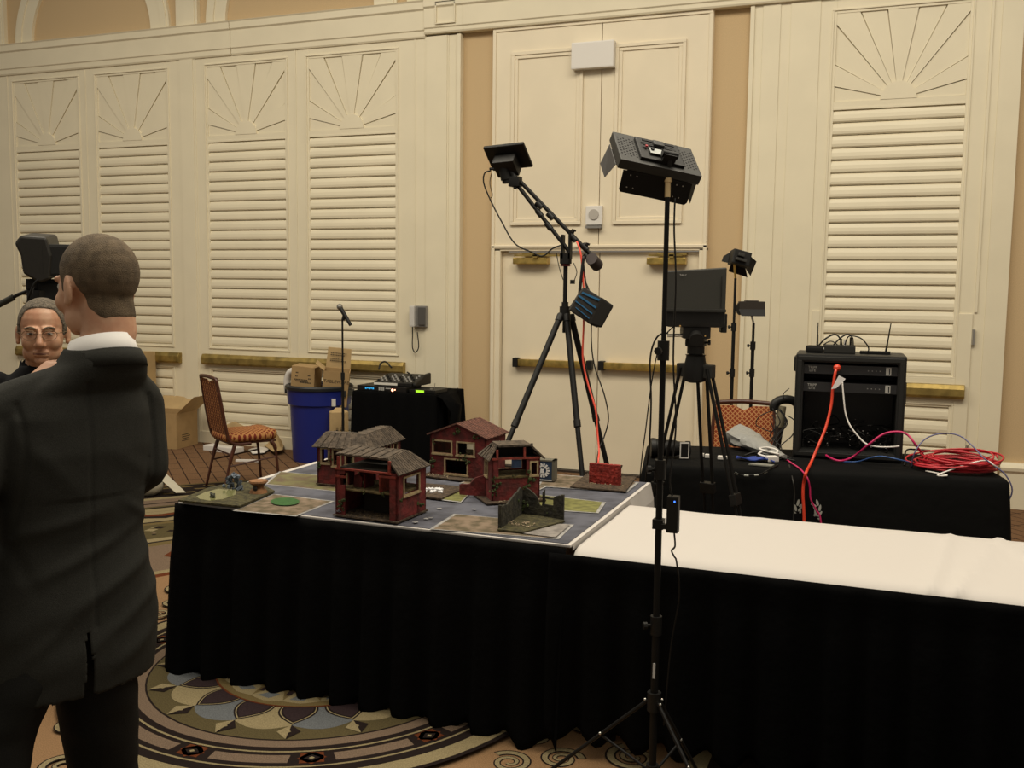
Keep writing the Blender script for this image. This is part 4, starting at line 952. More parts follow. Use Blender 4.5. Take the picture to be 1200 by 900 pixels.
mb = MB(); mb.prism([(-.152, -.112, .135), (.122, -.112, .135), (.124, -.10, .338), (-.16, -.10, .318)], (0, .17, 0)); hd = mb.build('monitor_hood', mat('hood_black', (.026, .025, .02), .55, noise_amt=.2, noise_scale=300), sc_, bevel=.006)
mb = MB(); mb.box(-.154, .125, -.114, -.10, .128, .142, bev=.002); mb.box(-.06, .06, -.118, -.11, .130, .138); mb.build('hood_ledge', DGREY, sc_)
mb = MB(); mb.box(.10, .102, -.1145, -.108, .15, .295); mb.build('hood_seam', BLACK, sc_)
text_mesh('hood_lettering', 'TALLY', .011, mat('grey_letters', (.5, .48, .46), .5), hd, Matrix.Translation((-.078, -.1065, .300)) @ FACE_CAM)
mb = MB(); mb.cyl((-.01, -.10, .015), (-.01, -.135, .0), .03, n=20); mb.cyl((-.01, -.128, .002), (-.01, -.14, -.003), .033, n=20); mb.build('lens', BLACKM, sc_, smooth=True)
mb = MB(); mb.ball((-.085, -.10, .06), .005, n=8); mb.box(.03, .037, -.095, -.09, .012, .02); mb.build('knob', mat('gold_knob', (.5, .3, .1), .4), sc_)
mb = MB(); mb.cyl((-.14, -.04, .012), (-.07, -.04, .015), .008); mb.build('cable_plug', SILVER, sc_, smooth=True)
mb = MB(); mb.tube([aY(783, 390, 4.7), aY(770, 395, 4.7), aY(762, 420, 4.7), aY(763, 470, 4.72), aY(761, 520, 4.75), aY(757, 560, 4.8), aY(755, 640, 4.85)], .0045); mb.tube([aY(792, 380, 4.69), aY(775, 400, 4.68), aY(765, 440, 4.68), aY(757, 500, 4.7), aY(750, 560, 4.75), aY(747, 640, 4.8)], .003)
o = mb.build('camera_cable', BLACK, smooth='all'); tag(o, 'black cable looping down from the studio camera beside the tall stand', 'cable')

# --- two small lights on stands behind the draped table
def small_light(px, ptop, phead, Y, lab1, lab2, kind):
    b = aY(px, 470, Y); t = aY(px, ptop, Y).z
    light_stand((b.x, b.y), t, .45, [(-.3, .1), (.3, .08), (0, -.32)], lab1, .013, (aY(px, 383 if kind else 405, Y).z, aY(px, 437, Y).z), .2)
    r = empty('panel_light', (0, 0, 0), label=lab2, cat='studio light'); hp = aY(*phead, Y)
    if kind:
        r.matrix_world = Matrix.Translation(hp) @ Matrix.Rotation(YAW + .1, 4, 'Z') @ Matrix.Rotation(R(14), 4, 'Y') @ Matrix.Rotation(R(-10), 4, 'X')
        mb = MB(); mb.box(-.08, .055, -.04, .05, -.05, .055, bev=.008); mb.build('lamp_body', BLACK, r)
        mb = MB(); mb.box(-.06, .02, -.065, -.04, -.03, -.01, bev=.004); mb.box(-.05, .0, -.06, -.04, .005, .03, bev=.006); mb.build('dimmer_box', DGREY, r)
        mb = MB(); mb.prism([(.055, .03, .055), (.055, .03, -.05), (.12, .09, -.075), (.135, .07, .035)], (.002, -.002, 0)); mb.build('barn_door', BLACKM, r)
        mb = MB(); mb.prism([(-.06, .03, -.05), (.055, .03, -.05), (.095, .07, -.095), (-.055, .07, -.088)], (0, 0, -.002)); mb.build('barn_door', BLACKM, r)
        mb = MB(); mb.prism([(-.08, .04, .04), (-.08, .04, -.04), (-.115, .08, -.03), (-.11, .08, .01)], (-.002, 0, 0)); mb.build('barn_door', BLACKM, r)
    else:
        r.matrix_world = Matrix.Translation(hp) @ Matrix.Rotation(YAW, 4, 'Z')
        mb = MB(); mb.box(-.09, .10, -.02, .03, -.045, .055, bev=.006); mb.box(-.045, .05, -.02, .03, .05, .062, bev=.003); mb.build('lamp_body', mat('lamp_brown_black', (.03, .022, .016), .6), r)
        mb = MB(); mb.prism([(-.095, -.02, -.002), (.10, -.02, -.002), (.095, -.055, -.05), (-.08, -.055, -.05)], (0, .004, -.002)); mb.prism([(-.09, -.02, .05), (-.115, .03, 0), (-.09, -.02, -.045)], (0, .03, 0)); mb.build('barn_door', BLACK, r)
    mb = MB(); Mi = r.matrix_world.inverted(); mb.cyl(Mi @ Vector((b.x, b.y, t - .005)), Mi @ (hp + Vector((0, 0, -.03))) if not kind else Vector((-.045, 0, -.045)), .008); mb.build('stud', BRASS if kind else SILVER, r, smooth=True)
small_light(857, 326, (869, 304), 7.2, 'black light stand topped by the tilted lamp, behind the draped table', 'small tilted black lamp with open flaps on the taller rear stand', 1)
small_light(880, 378, (880, 362), 7.35, 'shorter thin black light stand nearest the right panelling', 'small square black lamp on the shorter rear stand', 0)
# microphone on stand
ms = empty('microphone_stand', (*aY(402, 500, 6.9).xy, 0), label='thin black microphone stand in front of the blue trash can', cat='microphone stand')
zt = aY(402, 374, 6.9).z
mb = MB(); mb.cyl((0, 0, .02), (0, 0, .95), .011); mb.cyl((0, 0, .93), (0, 0, zt), .0075); mb.build('pole', BLACKM, ms, smooth=True)
mb = MB(); mb.cyl((0, 0, .91), (0, 0, .97), .016); mb.build('clutch', BLACK, ms, smooth=True)
mb = MB(); mb.lathe([(.14, 0), (.14, .012), (.12, .02), (.02, .03), (.015, .05)]); mb.build('round_base', BLACKM, ms, smooth=True)
mi = empty('microphone', (0, 0, 0), label='silver-headed black handheld microphone clipped on its stand', cat='microphone')
a = aY(399, 361, 6.9); b = aY(411, 381, 6.9)
mb = MB(); mb.cyl(a, b, .019, .014); mb.build('mic_body', BLACK, mi, smooth=True)
mb = MB(); mb.ball(a + (a - b).normalized() * .012, .025); mb.build('mic_head', mat('mic_mesh', (.25, .24, .22), .4, .6), mi, smooth=True)
mb = MB(); mb.cyl(aY(402, 375, 6.9), aY(404, 368, 6.9), .014); mb.build('mic_clip', BLACK, mi, smooth=True)
# ================================================================ DRAPED EQUIPMENT TABLE (right)
TA = R(11.5)
TL = Matrix.Translation((-1.20, 5.0, 0)) @ Matrix.Rotation(TA, 4, 'Z')
TW, TD = 1.82, .74
n0 = TL.to_3x3() @ Vector((0, -1, 0)); o0 = TL.translation
def front(px, py, off=.0):      # a spot on the hanging front of the black cloth
    d = ray(px, py); q = o0 + n0 * off; return CP + d * ((q - CP).dot(n0) / d.dot(n0))
et = empty('folding_table', (-1.20, 5.0, 0), TA, label='equipment table hidden under the plain black cloth, before the right panelling', cat='table')
mb = MB(); mb.box(.03, TW - .03, .03, TD - .03, .71, .738, bev=.004); mb.build('tabletop', MATS['table_laminate'], et)
for x in (.15, TW - .15):
    for y in (.1, TD - .1): mb = MB(); mb.cyl((x, y, 0), (x, y, .71), .014); mb.build('leg', BLACKM, et)
def rrect(x0, x1, y0, y1, r, z, wob=0, ph=0):
    P = []
    for cx, cy, a0 in ((x1 - r, y1 - r, 0), (x0 + r, y1 - r, 90), (x0 + r, y0 + r, 180), (x1 - r, y0 + r, 270)):
        for k in range(5): P.append(Vector((cx + r * math.cos(R(a0 + 22.5 * k)), cy + r * math.sin(R(a0 + 22.5 * k)), z)))
    Q = []
    for i, p in enumerate(P):
        q = P[(i + 1) % len(P)]; L = (q - p).length; n = max(1, int(L / .04))
        if i % 5 == 4: n = 24
        for k in range(n): Q.append(p.lerp(q, k / n))
    if wob:
        c = Vector(((x0 + x1) / 2, (y0 + y1) / 2, z))
        for i, p in enumerate(Q):
            s = noise.noise(Vector((p.x * 4.2, p.y * 4.2, ph))) + .5 * noise.noise(Vector((p.x * 11, p.y * 11, ph + z * 1.5)))
            Q[i] = p + (p - c).normalized() * s * wob
    return Q
mb = MB(); rg = []
for z, ex, wb_ in ((.006, .045, .03), (.15, .04, .026), (.3, .034, .02), (.45, .026, .014), (.6, .014, .008), (.70, .004, .003), (.735, -.002, 0), (.748, -.012, 0), (.752, -.03, 0)):
    rg.append([TL @ p for p in rrect(-ex, TW + ex, -ex, TD + ex, .03 + max(0, ex), z, wb_, 2.0)])
mb.loft(rg); o = mb.build('tablecloth', CLOTHK2, smooth='all'); tag(o, 'plain black cloth with white wreath emblem on the equipment table', 'tablecloth')
em = MB()
cx, cy = 946.5, 599
def lf(px, py, ang, L=8.0, Wd=3.0):
    P = []
    for t in range(10):
        a = 2 * PI * t / 10; u = math.cos(a) * L / 2; v = math.sin(a) * Wd / 2 * (1 - .25 * math.cos(a)); P.append(front(px + u * math.cos(ang) - v * math.sin(ang), py + u * math.sin(ang) + v * math.cos(ang), .020 + .0))
    em.prism(P, n0 * .002)
for sgn in (-1, 1):
    for k, ab in enumerate((64, 38, 12, -14, -40)):   # up the branch
        a = R(ab); px = cx + sgn * 11.5 * math.cos(a); py = cy + 13 * math.sin(a)
        tang = math.atan2(-math.cos(a), sgn * math.sin(a)) 
        lf(px + sgn * 3.2 * math.cos(a), py + 2.6 * math.sin(a), tang + sgn * .45); lf(px - sgn * 2.4 * math.cos(a), py - 2.2 * math.sin(a), tang - sgn * .45, 7.5, 2.6)
em.build('wreath_emblem', mat('emblem_grey_white', (.42, .43, .39), .8), o)

# rack case
CY = YAW - .12
a = aZ(932, 541, .755); b = aZ(1053, 548, .755); a = Vector((a.x, 5.62, .755)); 
CX0, CX1 = aY(930, 500, 5.62).x, aY(1056, 500, 5.62).x
cw = CX1 - CX0 + .015; ch = aY(990, 416, 5.62).z - .755
rc = empty('rack_case', (CX0, 5.60, .755), R(3), label='large black plastic rack case standing open on the draped table', cat='equipment case')
RCB = mat('case_black', (.008, .008, .0075), .5, bump=.1, bump_scale=80)
mb = MB(); t = .045; D_ = .36
mb.box(0, t, 0, D_, 0, ch, bev=.012); mb.box(cw - t, cw, 0, D_, 0, ch, bev=.012); mb.box(t - .02, cw - t + .02, 0, D_, 0, t, bev=.01); mb.box(t - .02, cw - t + .02, 0, D_, ch - t, ch, bev=.012); mb.box(t - .01, cw - t + .01, D_ - .03, D_, t - .01, ch - t + .01)
mb.build('case_shell', RCB, rc)
mb = MB(); frame_rect(mb, .012, cw - .012, .012, ch - .012, -.014, .004, .022); mb.box(-.012, .004, .06, .16, ch * .82, ch * .97, bev=.01); mb.box(cw - .004, cw + .008, .06, .1, ch * .55, ch * .75); mb.build('case_rim', mat('rim_black', (.009, .009, .008), .5), rc, bevel=.004)
LOGO = mat('logo_silver', (.42, .41, .38), .5)
for k, z in enumerate((ch - .108, ch - .205)):
    mb = MB(); mb.box(t, cw - t, .015, .25, z, z + .05, bev=.002); mb.box(t - .0, cw - t, .012, .018, z, z + .05); u = mb.build('rack_unit', mat('rack_dark', (.016, .016, .018), .35), rc)
    text_mesh('logo', 'TRIPP', .0195, LOGO, u, Matrix.Translation((t + .045, .0105, z + .034)) @ FACE_CAM, .0006); text_mesh('logo', 'LITE', .0185, LOGO, u, Matrix.Translation((t + .045, .0105, z + .017)) @ FACE_CAM, .0006)
    mb = MB(); frame_rect(mb, cw - t - .058, cw - t - .032, z + .004, z + .046, .008, .012, .005); mb.box(cw - t - .055, cw - t - .043, .0085, .012, z + .006, z + .044); mb.build('power_socket', LOGO, u)
    mb = MB()
    for i in range(4): mb.box(cw - t - .15 + i * .02, cw - t - .145 + i * .02, .0095, .012, z + .022, z + .027)
    mb.build('indicator', GREYP, u)
mb = MB(); rnd = random.Random(11)
for i in range(26):
    x = rnd.uniform(t + .03, cw - t - .03); z = rnd.uniform(.05, .17); P = [(x, rnd.uniform(.03, .2), z)]
    for k in range(4): P.append((min(cw - t - .01, max(t + .01, P[-1][0] + rnd.uniform(-.08, .08))), rnd.uniform(.02, .2), max(.05, min(.22, P[-1][2] + rnd.uniform(-.05, .05)))))
    mb.tube(P, .0035, n=6, smooth=4)
o = mb.build('wire_tangle', BLACKM, rc); o['kind'] = 'stuff'
mb = MB()
for i in range(22): x = rnd.uniform(t + .03, cw - t - .03); z = rnd.uniform(.06, .17); mb.box(x, x + .006, .015, .02, z, z + .004)
o = mb.build('plug_glints', GREYP, rc); o['kind'] = 'stuff'
ctop = .755 + ch
def C(px, py, Y=5.75): return aY(px, py, Y)
def onz(px, py, z): return aZ(px, py, z)
def small(name, px, py, w_, d_, h_, m, label, cat, z=None, rz=0, bev=.004, Y=None):
    z = ctop if z is None else z
    p = aY(px, py, Y) if Y else aZ(px, py, z); r = empty(name, (p.x, p.y, z + .0005), rz, label=label, cat=cat)
    return r, p
r, p = small('wireless_receiver', 0, 0, 0, 0, 0, None, 'dark grey receiver box with white cable ends on the rack case', 'receiver') if False else (None, None)
p = C(985, 418, 5.76); r = empty('wireless_receiver', (p.x, 5.76, ctop + .001), .1, label='dark grey receiver box on top of the rack case', cat='receiver')
mb = MB(); mb.box(-.09, .075, -.04, .06, 0, .045, bev=.006); mb.build('housing', DGREY, r)
mb = MB(); mb.cyl((.02, .0, .045), (.02, .0, .075), .007); mb.cyl((-.08, -.02, .02), (-.11, -.02, .025), .007); mb.build('white_plug', WHITE, r)
for q_ in ((.0, .02, .08), (.05, .0, .09)): mb = MB(); mb.cyl((q_[0], q_[1], .045), q_, .006); mb.build('black_plug', BLACK, r)
p = C(955, 418, 5.74); r = empty('power_adapter', (p.x, 5.74, ctop + .001), label='rounded black adapter with an upright antenna at the left of the case top', cat='adapter')
mb = MB(); mb.box(-.05, .045, -.035, .035, 0, .04, bev=.014); mb.build('housing', BLACK, r)
mb = MB(); mb.cyl((.01, 0, .03), (.01, 0, C(955, 378, 5.74).z - ctop), .0035, .0025); mb.cyl((.01, 0, .03), (.01, 0, .1), .006, .004); mb.build('antenna', BLACK, r)
p = C(1032, 418, 5.80); r = empty('antenna_base', (p.x, 5.80, ctop + .001), label='low black box with a tall thin antenna at the right of the case top', cat='antenna')
mb = MB(); mb.box(-.11, .05, -.03, .05, 0, .014, bev=.004); mb.build('housing', BLACK, r)
mb = MB(); mb.cyl((.025, 0, .01), (.032, 0, .06), .006, .005); mb.cyl((.032, 0, .06), (.045, 0, C(1040, 379, 5.8).z - ctop), .004, .003); mb.build('antenna', BLACK, r)
mb = MB(); mb.tube([C(987, 412), C(985, 398), C(978, 392), C(966, 398), C(957, 408)], .0045); mb.tube([C(1000, 408), C(999, 396), C(993, 392), C(985, 396), C(975, 406)], .004); mb.tube([C(990, 404), C(995, 394), C(1008, 396), C(1016, 404), C(1018, 410), C(1015, 414)], .0035); mb.tube([C(988, 410), C(975, 400), C(965, 404)], .003)
o = mb.build('looped_cables', BLACK, smooth='all'); tag(o, 'black cables looping over the top of the rack case', 'cable')
# cables
def cable(name, pts, r, m, label, cat='cable'):
    mb = MB(); mb.tube(pts, r); o = mb.build(name, m, smooth='all'); tag(o, label, cat); return o
def tz(px, py, h=.006): return aZ(px, py, .752 + h)
c = cable('power_cable', [C(981, 431, 5.60), C(979, 436, 5.56), C(976, 455, 5.55), C(974, 475, 5.54), C(968, 500, 5.50), C(960, 520, 5.45), tz(950, 543, .01), tz(945, 553, .008), front(942, 565, .03), front(941, 580, .035), front(942, 600, .04), front(943, 640, .05), front(943, 700, .06)], .0078, ORANGE, 'thick orange-red power cable hanging from the rack case over the table edge')
mb = MB(); q = C(981, 431, 5.585); mb.ball(q, .02, n=10); mb.build('plug', ORANGE, c)
mb = MB(); q = C(975, 452, 5.53); q2 = C(989, 443, 5.53); mb.prism([C(974, 456, 5.53), C(983, 440, 5.53), C(991, 444, 5.53), C(980, 455, 5.53)], (0, .002, 0)); mb.build('paper_tag', mat('paper_white', (.75, .72, .72), .7), c)
cable('white_cable', [C(987, 447, 5.60), C(989, 470, 5.57), C(991, 485, 5.56), C(997, 500, 5.54), C(1012, 518, 5.52), C(1024, 523, 5.50), C(1040, 524, 5.5), C(1054, 523, 5.52)], .0045, WHITE, 'white cable curving down inside the front of the rack case')
cable('red_cable', [tz(961, 528, .03), tz(972, 536, .02), tz(985, 540, .015), tz(1000, 535, .03), C(1018, 521, 5.5), C(1035, 509, 5.5), C(1052, 506, 5.5), C(1064, 510, 5.5), C(1075, 524, 5.5), tz(1085, 537, .02)], .006, PINK, 'crimson cable arching from the rack case to the red coil')
cable('blue_cable', [tz(985, 541, .01), tz(1005, 541, .01), C(1022, 536, 5.4), C(1035, 535, 5.42), C(1055, 539, 5.42), tz(1080, 545), tz(1100, 548)], .004, BLUEC, 'blue cable lying in front of the rack case')
cable('magenta_cable', [tz(905, 537, .006), tz(918, 537, .01), tz(928, 543, .008), tz(938, 550, .006), front(946, 560, .035), front(949, 572, .035), front(950, 585, .035), front(956, 597, .035), front(962, 612, .04), front(965, 680, .05)], .0045, PINK, 'thin magenta cable running off the table front past the wreath emblem')
cable('grey_cable', [tz(925, 545, .006), front(929, 562, .03), front(931, 578, .035), front(930, 600, .04), front(928, 660, .05)], .0035, DGREY, 'thin dark cable hanging down left of the orange cable')
# coil
cc = aZ(1122, 549, .76)
mb = MB(); rnd = random.Random(3)
P = []
for i in range(13 * 16):
    a = 2 * PI * i / 16; k = i // 16; rr = .155 + .028 * math.sin(k * 2.1 + a * .13) + .01 * math.sin(a * 2 + k); 
    P.append((cc.x + math.cos(a) * rr * 1.06 + .012 * math.sin(k * 1.7), cc.y + math.sin(a) * rr * .98 + .01 * math.cos(k * 2.3), .765 + .0052 * k * (.75 + .25 * math.sin(a + k)) + .004))
mb.tube(P, .0052, n=6, smooth=2)
P = []
for i in range(3 * 16):
    a = 2 * PI * i / 16; k = i / 16; rr = .205 + .03 * math.sin(a * 1.0 + k * 2); P.append((cc.x - .02 + math.cos(a) * rr, cc.y + math.sin(a) * rr * .8, .80 + .035 * math.sin(a + 1.0) + .008 * k))
mb.tube(P, .0048, n=6, smooth=2)
o = mb.build('cable_coil', RED, smooth='all'); tag(o, 'big coil of red cable at the right end of the draped table', 'cable coil')
cable('violet_cable', [tz(1068, 548), C(1072, 530, 5.45), C(1085, 514, 5.5), C(1105, 508, 5.5), C(1125, 511, 5.5), C(1142, 525, 5.45), C(1152, 536, 5.4), C(1165, 546, 5.4), C(1178, 556, 5.4), C(1186, 572, 5.4), C(1183, 585, 5.4), C(1174, 594, 5.38), C(1172, 640, 5.36), C(1172, 700, 5.36)], .0035, PERIW, 'thin violet-grey cable looping over and off the right end of the table')
cable('white_cable', [tz(1085, 552), tz(1110, 557, .01), tz(1100, 556), C(1150, 540, 5.42), C(1166, 546, 5.4), tz(1172, 549, .02)], .004, WHITE, 'white cable end poking out of the red coil')
cable('black_cable', [tz(1060, 545), C(1062, 528, 5.9), C(1075, 527, 5.9), C(1090, 528, 5.9)], .005, BLACK, 'black cable along the rear edge between rack case and red coil')
# left-hand clutter of the draped table
p = aZ(787, 536, .755); lb = empty('camera_lens', (p.x, p.y, .755), YAW - .05, label='black ribbed camera lens lying at the left end of the draped table', cat='camera lens')
mb = MB(); 
def hl(prof): return [(r, x) for r, x in prof]
MX = Matrix.Rotation(PI / 2, 4, 'Y')
mb.lathe([(.045, -.11), (.05, -.10), (.05, -.075), (.042, -.07), (.045, -.04), (.045, .02), (.038, .03), (.036, .07), (.04, .075), (.04, .1)], (0, 0, .052), M=MX); mb.build('lens_barrel', BLACKM, lb, smooth=True)
mb = MB(); mb.lathe([(.052, -.115), (.054, -.11), (.054, -.09), (.05, -.088)], (0, 0, .052), M=MX); mb.build('focus_ring', BLACK, lb, smooth=True)
p = aZ(802, 538, .755); r = empty('tablet_stand', (p.x, p.y, .755), YAW, label='small upright white-edged frame beside the camera lens', cat='frame')
mb = MB(); frame_rect(mb, -.025, .025, .004, .09, 0, .008, .005); mb.build('white_frame', WHITE, r)
mb = MB(); mb.box(-.02, .02, .003, .006, .009, .085); mb.box(-.025, .025, 0, .03, 0, .004); mb.build('dark_screen', BLACK, r)
# plastic bag
p = aZ(890, 533, .755); mb = MB(); rnd = random.Random(8); rg = []
ax = (aZ(862, 528, .755) + Vector((0, .14, 0))); ex_ = aZ(918, 538, .755)
for i in range(12):
    t = i / 11; c_ = ax.lerp(ex_, t) + UP * (.055 * (1 - t) ** 1.2 + .012); ry = .10 * (1 - t * .75); rz_ = (.05 * (1 - t) ** .9 + .012); n_ = 16
    dr = (ex_ - ax).normalized(); sd = Vector((-dr.y, dr.x, 0))
    rg.append([c_ + sd * (ry * math.cos(2 * PI * k / n_) * (1 + .12 * math.sin(k * 2.7 + i))) + UP * max(-(c_.z - .757), rz_ * math.sin(2 * PI * k / n_) * (1 + .15 * math.sin(k * 1.9 + i * 1.3))) for k in range(n_)])
mb.loft(rg); o = mb.build('plastic_bag', mat('clear_plastic', (.30, .30, .285), .35, bump=.8, bump_scale=25), smooth=True); tag(o, 'crumpled pale plastic bag slumped before the patterned chair', 'plastic bag')
p = aZ(883, 540, .755); r = empty('blue_cloth', (p.x, p.y, .7555), .1, label='strip of bright blue cloth under the plastic bag', cat='cloth')
mb = MB(); mb.grid([[(-.09 + .2 * i / 8, -.02 + .05 * j / 3, .008 + .008 * math.sin(i * 1.3 + j)) for i in range(9)] for j in range(4)]); u = mb.build('folded_strip', mat('royal_blue', (.02, .05, .28), .6), r); so = u.modifiers.new('s', 'SOLIDIFY'); so.thickness = .006
for i, (qx, qy, w_) in enumerate(((829, 533, .03), (846, 535, .05), (822, 532, .02))):
    p = aZ(qx, qy + 4, .755); mb = MB(); mb.box(p.x - w_ / 2, p.x + w_ / 2, p.y, p.y + .03, .756, .775, bev=.003); o = mb.build('white_adapter', WHITE); tag(o, ('small white block seen between the tripod legs on the draped table', 'wider white block right of the tripod leg on the draped table', 'smallest white block, left of the tripod leg')[i], 'adapter', 'white blocks on the draped table')
p = aZ(905, 541, .755); r = empty('white_charger', (p.x, p.y, .7555), .5, label='white charger with a short tangled lead beside the plastic bag', cat='charger')
mb = MB(); mb.box(-.03, .03, -.02, .03, 0, .03, bev=.006); mb.build('charger_body', WHITE, r)
mb = MB(); mb.tube([(-.02, .03, .02), (-.05, .07, .03), (0, .1, .04), (.05, .08, .03), (.08, .13, .04), (.03, .16, .05), (-.03, .1, .05), (.06, .05, .03)], .006); mb.build('lead', WHITE, r, smooth='all')
p = aZ(893, 546, .755); mb = MB(); mb.prism([(p.x - .07, p.y - .01, .756), (p.x + .05, p.y - .02, .756), (p.x + .06, p.y + .03, .756), (p.x - .03, p.y + .045, .756)], (0, 0, .006)); o = mb.build('flat_card', mat('grey_green_card', (.2, .2, .17), .6)); tag(o, 'flat grey-green card lying by the white charger', 'card')
# braided cord of dashes on the front edge
pts = [tz(858, 552, .008)] + [front(q[0], q[1], .022) for q in ((866, 556), (878, 557), (890, 556), (900, 551))] + [tz(912, 545, .006)]
c = cable('braided_cord', pts, .0035, BLACKM, 'black and grey dashed cord drooping along the table front edge', 'cord')
mb = MB()
for a_, b_ in (((861, 554), (865, 556)), ((872, 557), (877, 557.5)), ((884, 557), (889, 556.5)), ((895, 554.5), (899, 552.5))): mb.cyl(front(*a_, .024), front(*b_, .024), .005, n=8)
mb.build('grey_dash', mat('dash_grey', (.35, .36, .33), .6), c)
# pale cylinder and black ring beside the case
p = aZ(912, 540, .755); p = Vector((aY(913, 500, 5.75).x, 5.75, .755)); r = empty('headphone_stand', p, YAW, label='pale cylinder with black ring top standing left of the rack case', cat='stand')
z1_ = aY(913, 476, 5.75).z - .755; z0_ = aY(913, 500, 5.75).z - .755
mb = MB(); mb.cyl((0, 0, z0_), (.012, 0, z1_), .026, .024, n=20); mb.build('pale_cylinder', mat('khaki_grip', (.30, .26, .17), .5), r, smooth=True)
mb = MB(); mb.cyl((-.012, 0, 0), (0, 0, z0_ + .005), .022, .026); mb.build('lower_tube', mat('dark_brown_plastic', (.03, .018, .014), .5), r, smooth=True)
mb = MB(); P = [(.035 + .07 * math.cos(a_), 0, z1_ - .005 + .045 * math.sin(a_)) for a_ in [PI * k / 10 - .25 for k in range(13)]]; mb.tube(P, .026, n=10, smooth=2); mb.build('headband', BLACK, r, smooth='all')
mb = MB(); rnd = random.Random(21)
for i in range(7):
    x0_ = 905 + rnd.uniform(-4, 18); mb.tube([C(x0_, 478 + rnd.uniform(0, 12), 5.7), C(x0_ + rnd.uniform(-10, 12), 495, 5.68), C(x0_ + rnd.uniform(-8, 14), 510, 5.66), C(x0_ + rnd.uniform(-10, 16), 524, 5.62), tz(920 + rnd.uniform(-12, 12), 537, .01)], .0032, n=6)
mb.tube([C(903, 482, 5.7), C(890, 488, 5.66), C(886, 497, 5.66), C(893, 502, 5.66), C(903, 506, 5.66)], .0028, n=6); mb.tube([C(925, 455, 5.7), C(918, 462, 5.7), C(920, 470, 5.7)], .0025, n=6)
mb.tube([tz(872, 534, .01), tz(884, 530, .03), tz(900, 530, .03), tz(915, 536, .02), tz(932, 540, .01)], .005)
o = mb.build('cable_tangle', BLACK, smooth='all'); tag(o, 'tangle of thin black cables between the patterned chair and rack case', 'cable')

# ================================================================ BANQUET CHAIRS
def banquet_chair(loc, rz, label, backfab):
    """local: faces +X, width along Y"""
    r = empty('banquet_chair', loc, rz, label=label, cat='chair')
    hw = .20
    for s in (-1, 1):
        mb = MB(); mb.tube([(-.27, s * hw * .93, .935), (-.235, s * hw, .72), (-.20, s * hw, .52), (-.17, s * hw, .43), (-.10, s * hw, .405), (0, s * hw, .405)], .0135, n=8); mb.build('back_post', WOODF, r, smooth='all')
    mb = MB(); mb.tube([(-.27, -hw * .93, .932), (-.278, 0, .942), (-.27, hw * .93, .932)], .015, n=8); mb.build('top_rail', WOODF, r, smooth='all')
    mb = MB(); rows = []
    for i in range(13):
        t = i / 12; z = .50 + .415 * t; xb = -.20 - .068 * t - .004 * math.sin(PI * t)
        row = []
        for j in range(13):
            u = -1 + 2 * j / 12; y = u * hw * (.93 if t > .9 else .95)
            zz_ = z - (.03 * max(0, 1 - abs(u) * 3.2) * (1 if i == 12 else 0)) - (.02 * (1 - u * u) if i == 0 else 0)
            row.append((xb + .0 * u, y, zz_))
        rows.append(row)
    front_ = [[(p[0] + .012 + .016 * (1 - (2 * j / 12 - 1) ** 4) * math.sin(PI * min(1, max(.04, i / 12))), p[1], p[2]) for j, p in enumerate(rw)] for i, rw in enumerate(rows)]
    mb.grid([list(reversed(q)) for q in rows]); mb.grid(front_)
    n_ = 12
    for i in range(n_):
        for j in (0, n_): mb.poly([rows[i][j], rows[i + 1][j], front_[i + 1][j], front_[i][j]])
    for j in range(n_):
        for i in (0, n_): mb.poly([rows[i][j], rows[i][j + 1], front_[i][j + 1], front_[i][j]])
    mb.build('backrest', backfab, r, smooth=True)
    mb = MB(); rg = []
    for z, sx_, sy_ in ((.42, .205, .195), (.43, .225, .212), (.455, .232, .218), (.478, .225, .21), (.492, .19, .175), (.498, .12, .11)):
        ring = []
        for k in range(32):
            a = 2 * PI * k / 32; c_, s_ = math.cos(a), math.sin(a); q = 5.0; rr = (abs(c_) ** q + abs(s_) ** q) ** (-1 / q)
            ring.append((.02 + sx_ * c_ * rr, sy_ * s_ * rr * (1 - .04 * c_), z + (.01 if c_ > .7 else 0) * (z > .45)))
        rg.append(ring)
    mb.loft(rg); mb.build('seat', CHSEAT, r, smooth='all')
    mb = MB(); mb.box(-.17, .22, -.19, .19, .402, .42); mb.build('seat_frame', WOODF, r, bevel=.004)
    for s in (-1, 1):
        mb = MB(); mb.tube([(-.13, s * hw * .98, .405), (-.17, s * hw, .28), (-.235, s * (hw + .01), .012)], [.016] * 7 + [.011] * 10, n=8); mb.build('leg', WOODF, r, smooth='all')
        mb = MB(); mb.tube([(.17, s * hw * .95, .405), (.20, s * hw, .36), (.215, s * hw, .25), (.235, s * (hw + .005), .012)], [.016] * 8 + [.011] * 15, n=8); mb.build('leg', WOODF, r, smooth='all')
        mb = MB(); mb.cyl((-.185, s * hw, .23), (.21, s * hw, .28), .007, n=8); mb.build('stretcher', WOODF, r, smooth=True)
    mb = MB(); mb.cyl((-.16, -hw, .32), (-.16, hw, .32), .007, n=8); mb.build('stretcher', WOODF, r, smooth=True)
    return r
# far rear foot stands at the spot below; near posts towards the viewer
ff = aZ(242, 571, 0); dirw = Vector((.835, .55)).normalized()
fa = math.atan2(.835, .55)
dv = Vector((math.cos(fa), math.sin(fa))); wv = Vector((dv.y, -dv.x))      # wv: from far post to near post
cen = Vector((ff.x, ff.y)) + wv * .205 + dv * .235
banquet_chair((cen.x, cen.y, 0), fa, 'rust-patterned banquet chair standing alone by the left panels', CHFAB2)
p = aY(873, 470, 6.55)
banquet_chair((p.x + .05, 6.55 - .27, 0), -PI / 2 + YAW * .55, 'rust lattice banquet chair behind the draped table, only its back showing', CHFAB)
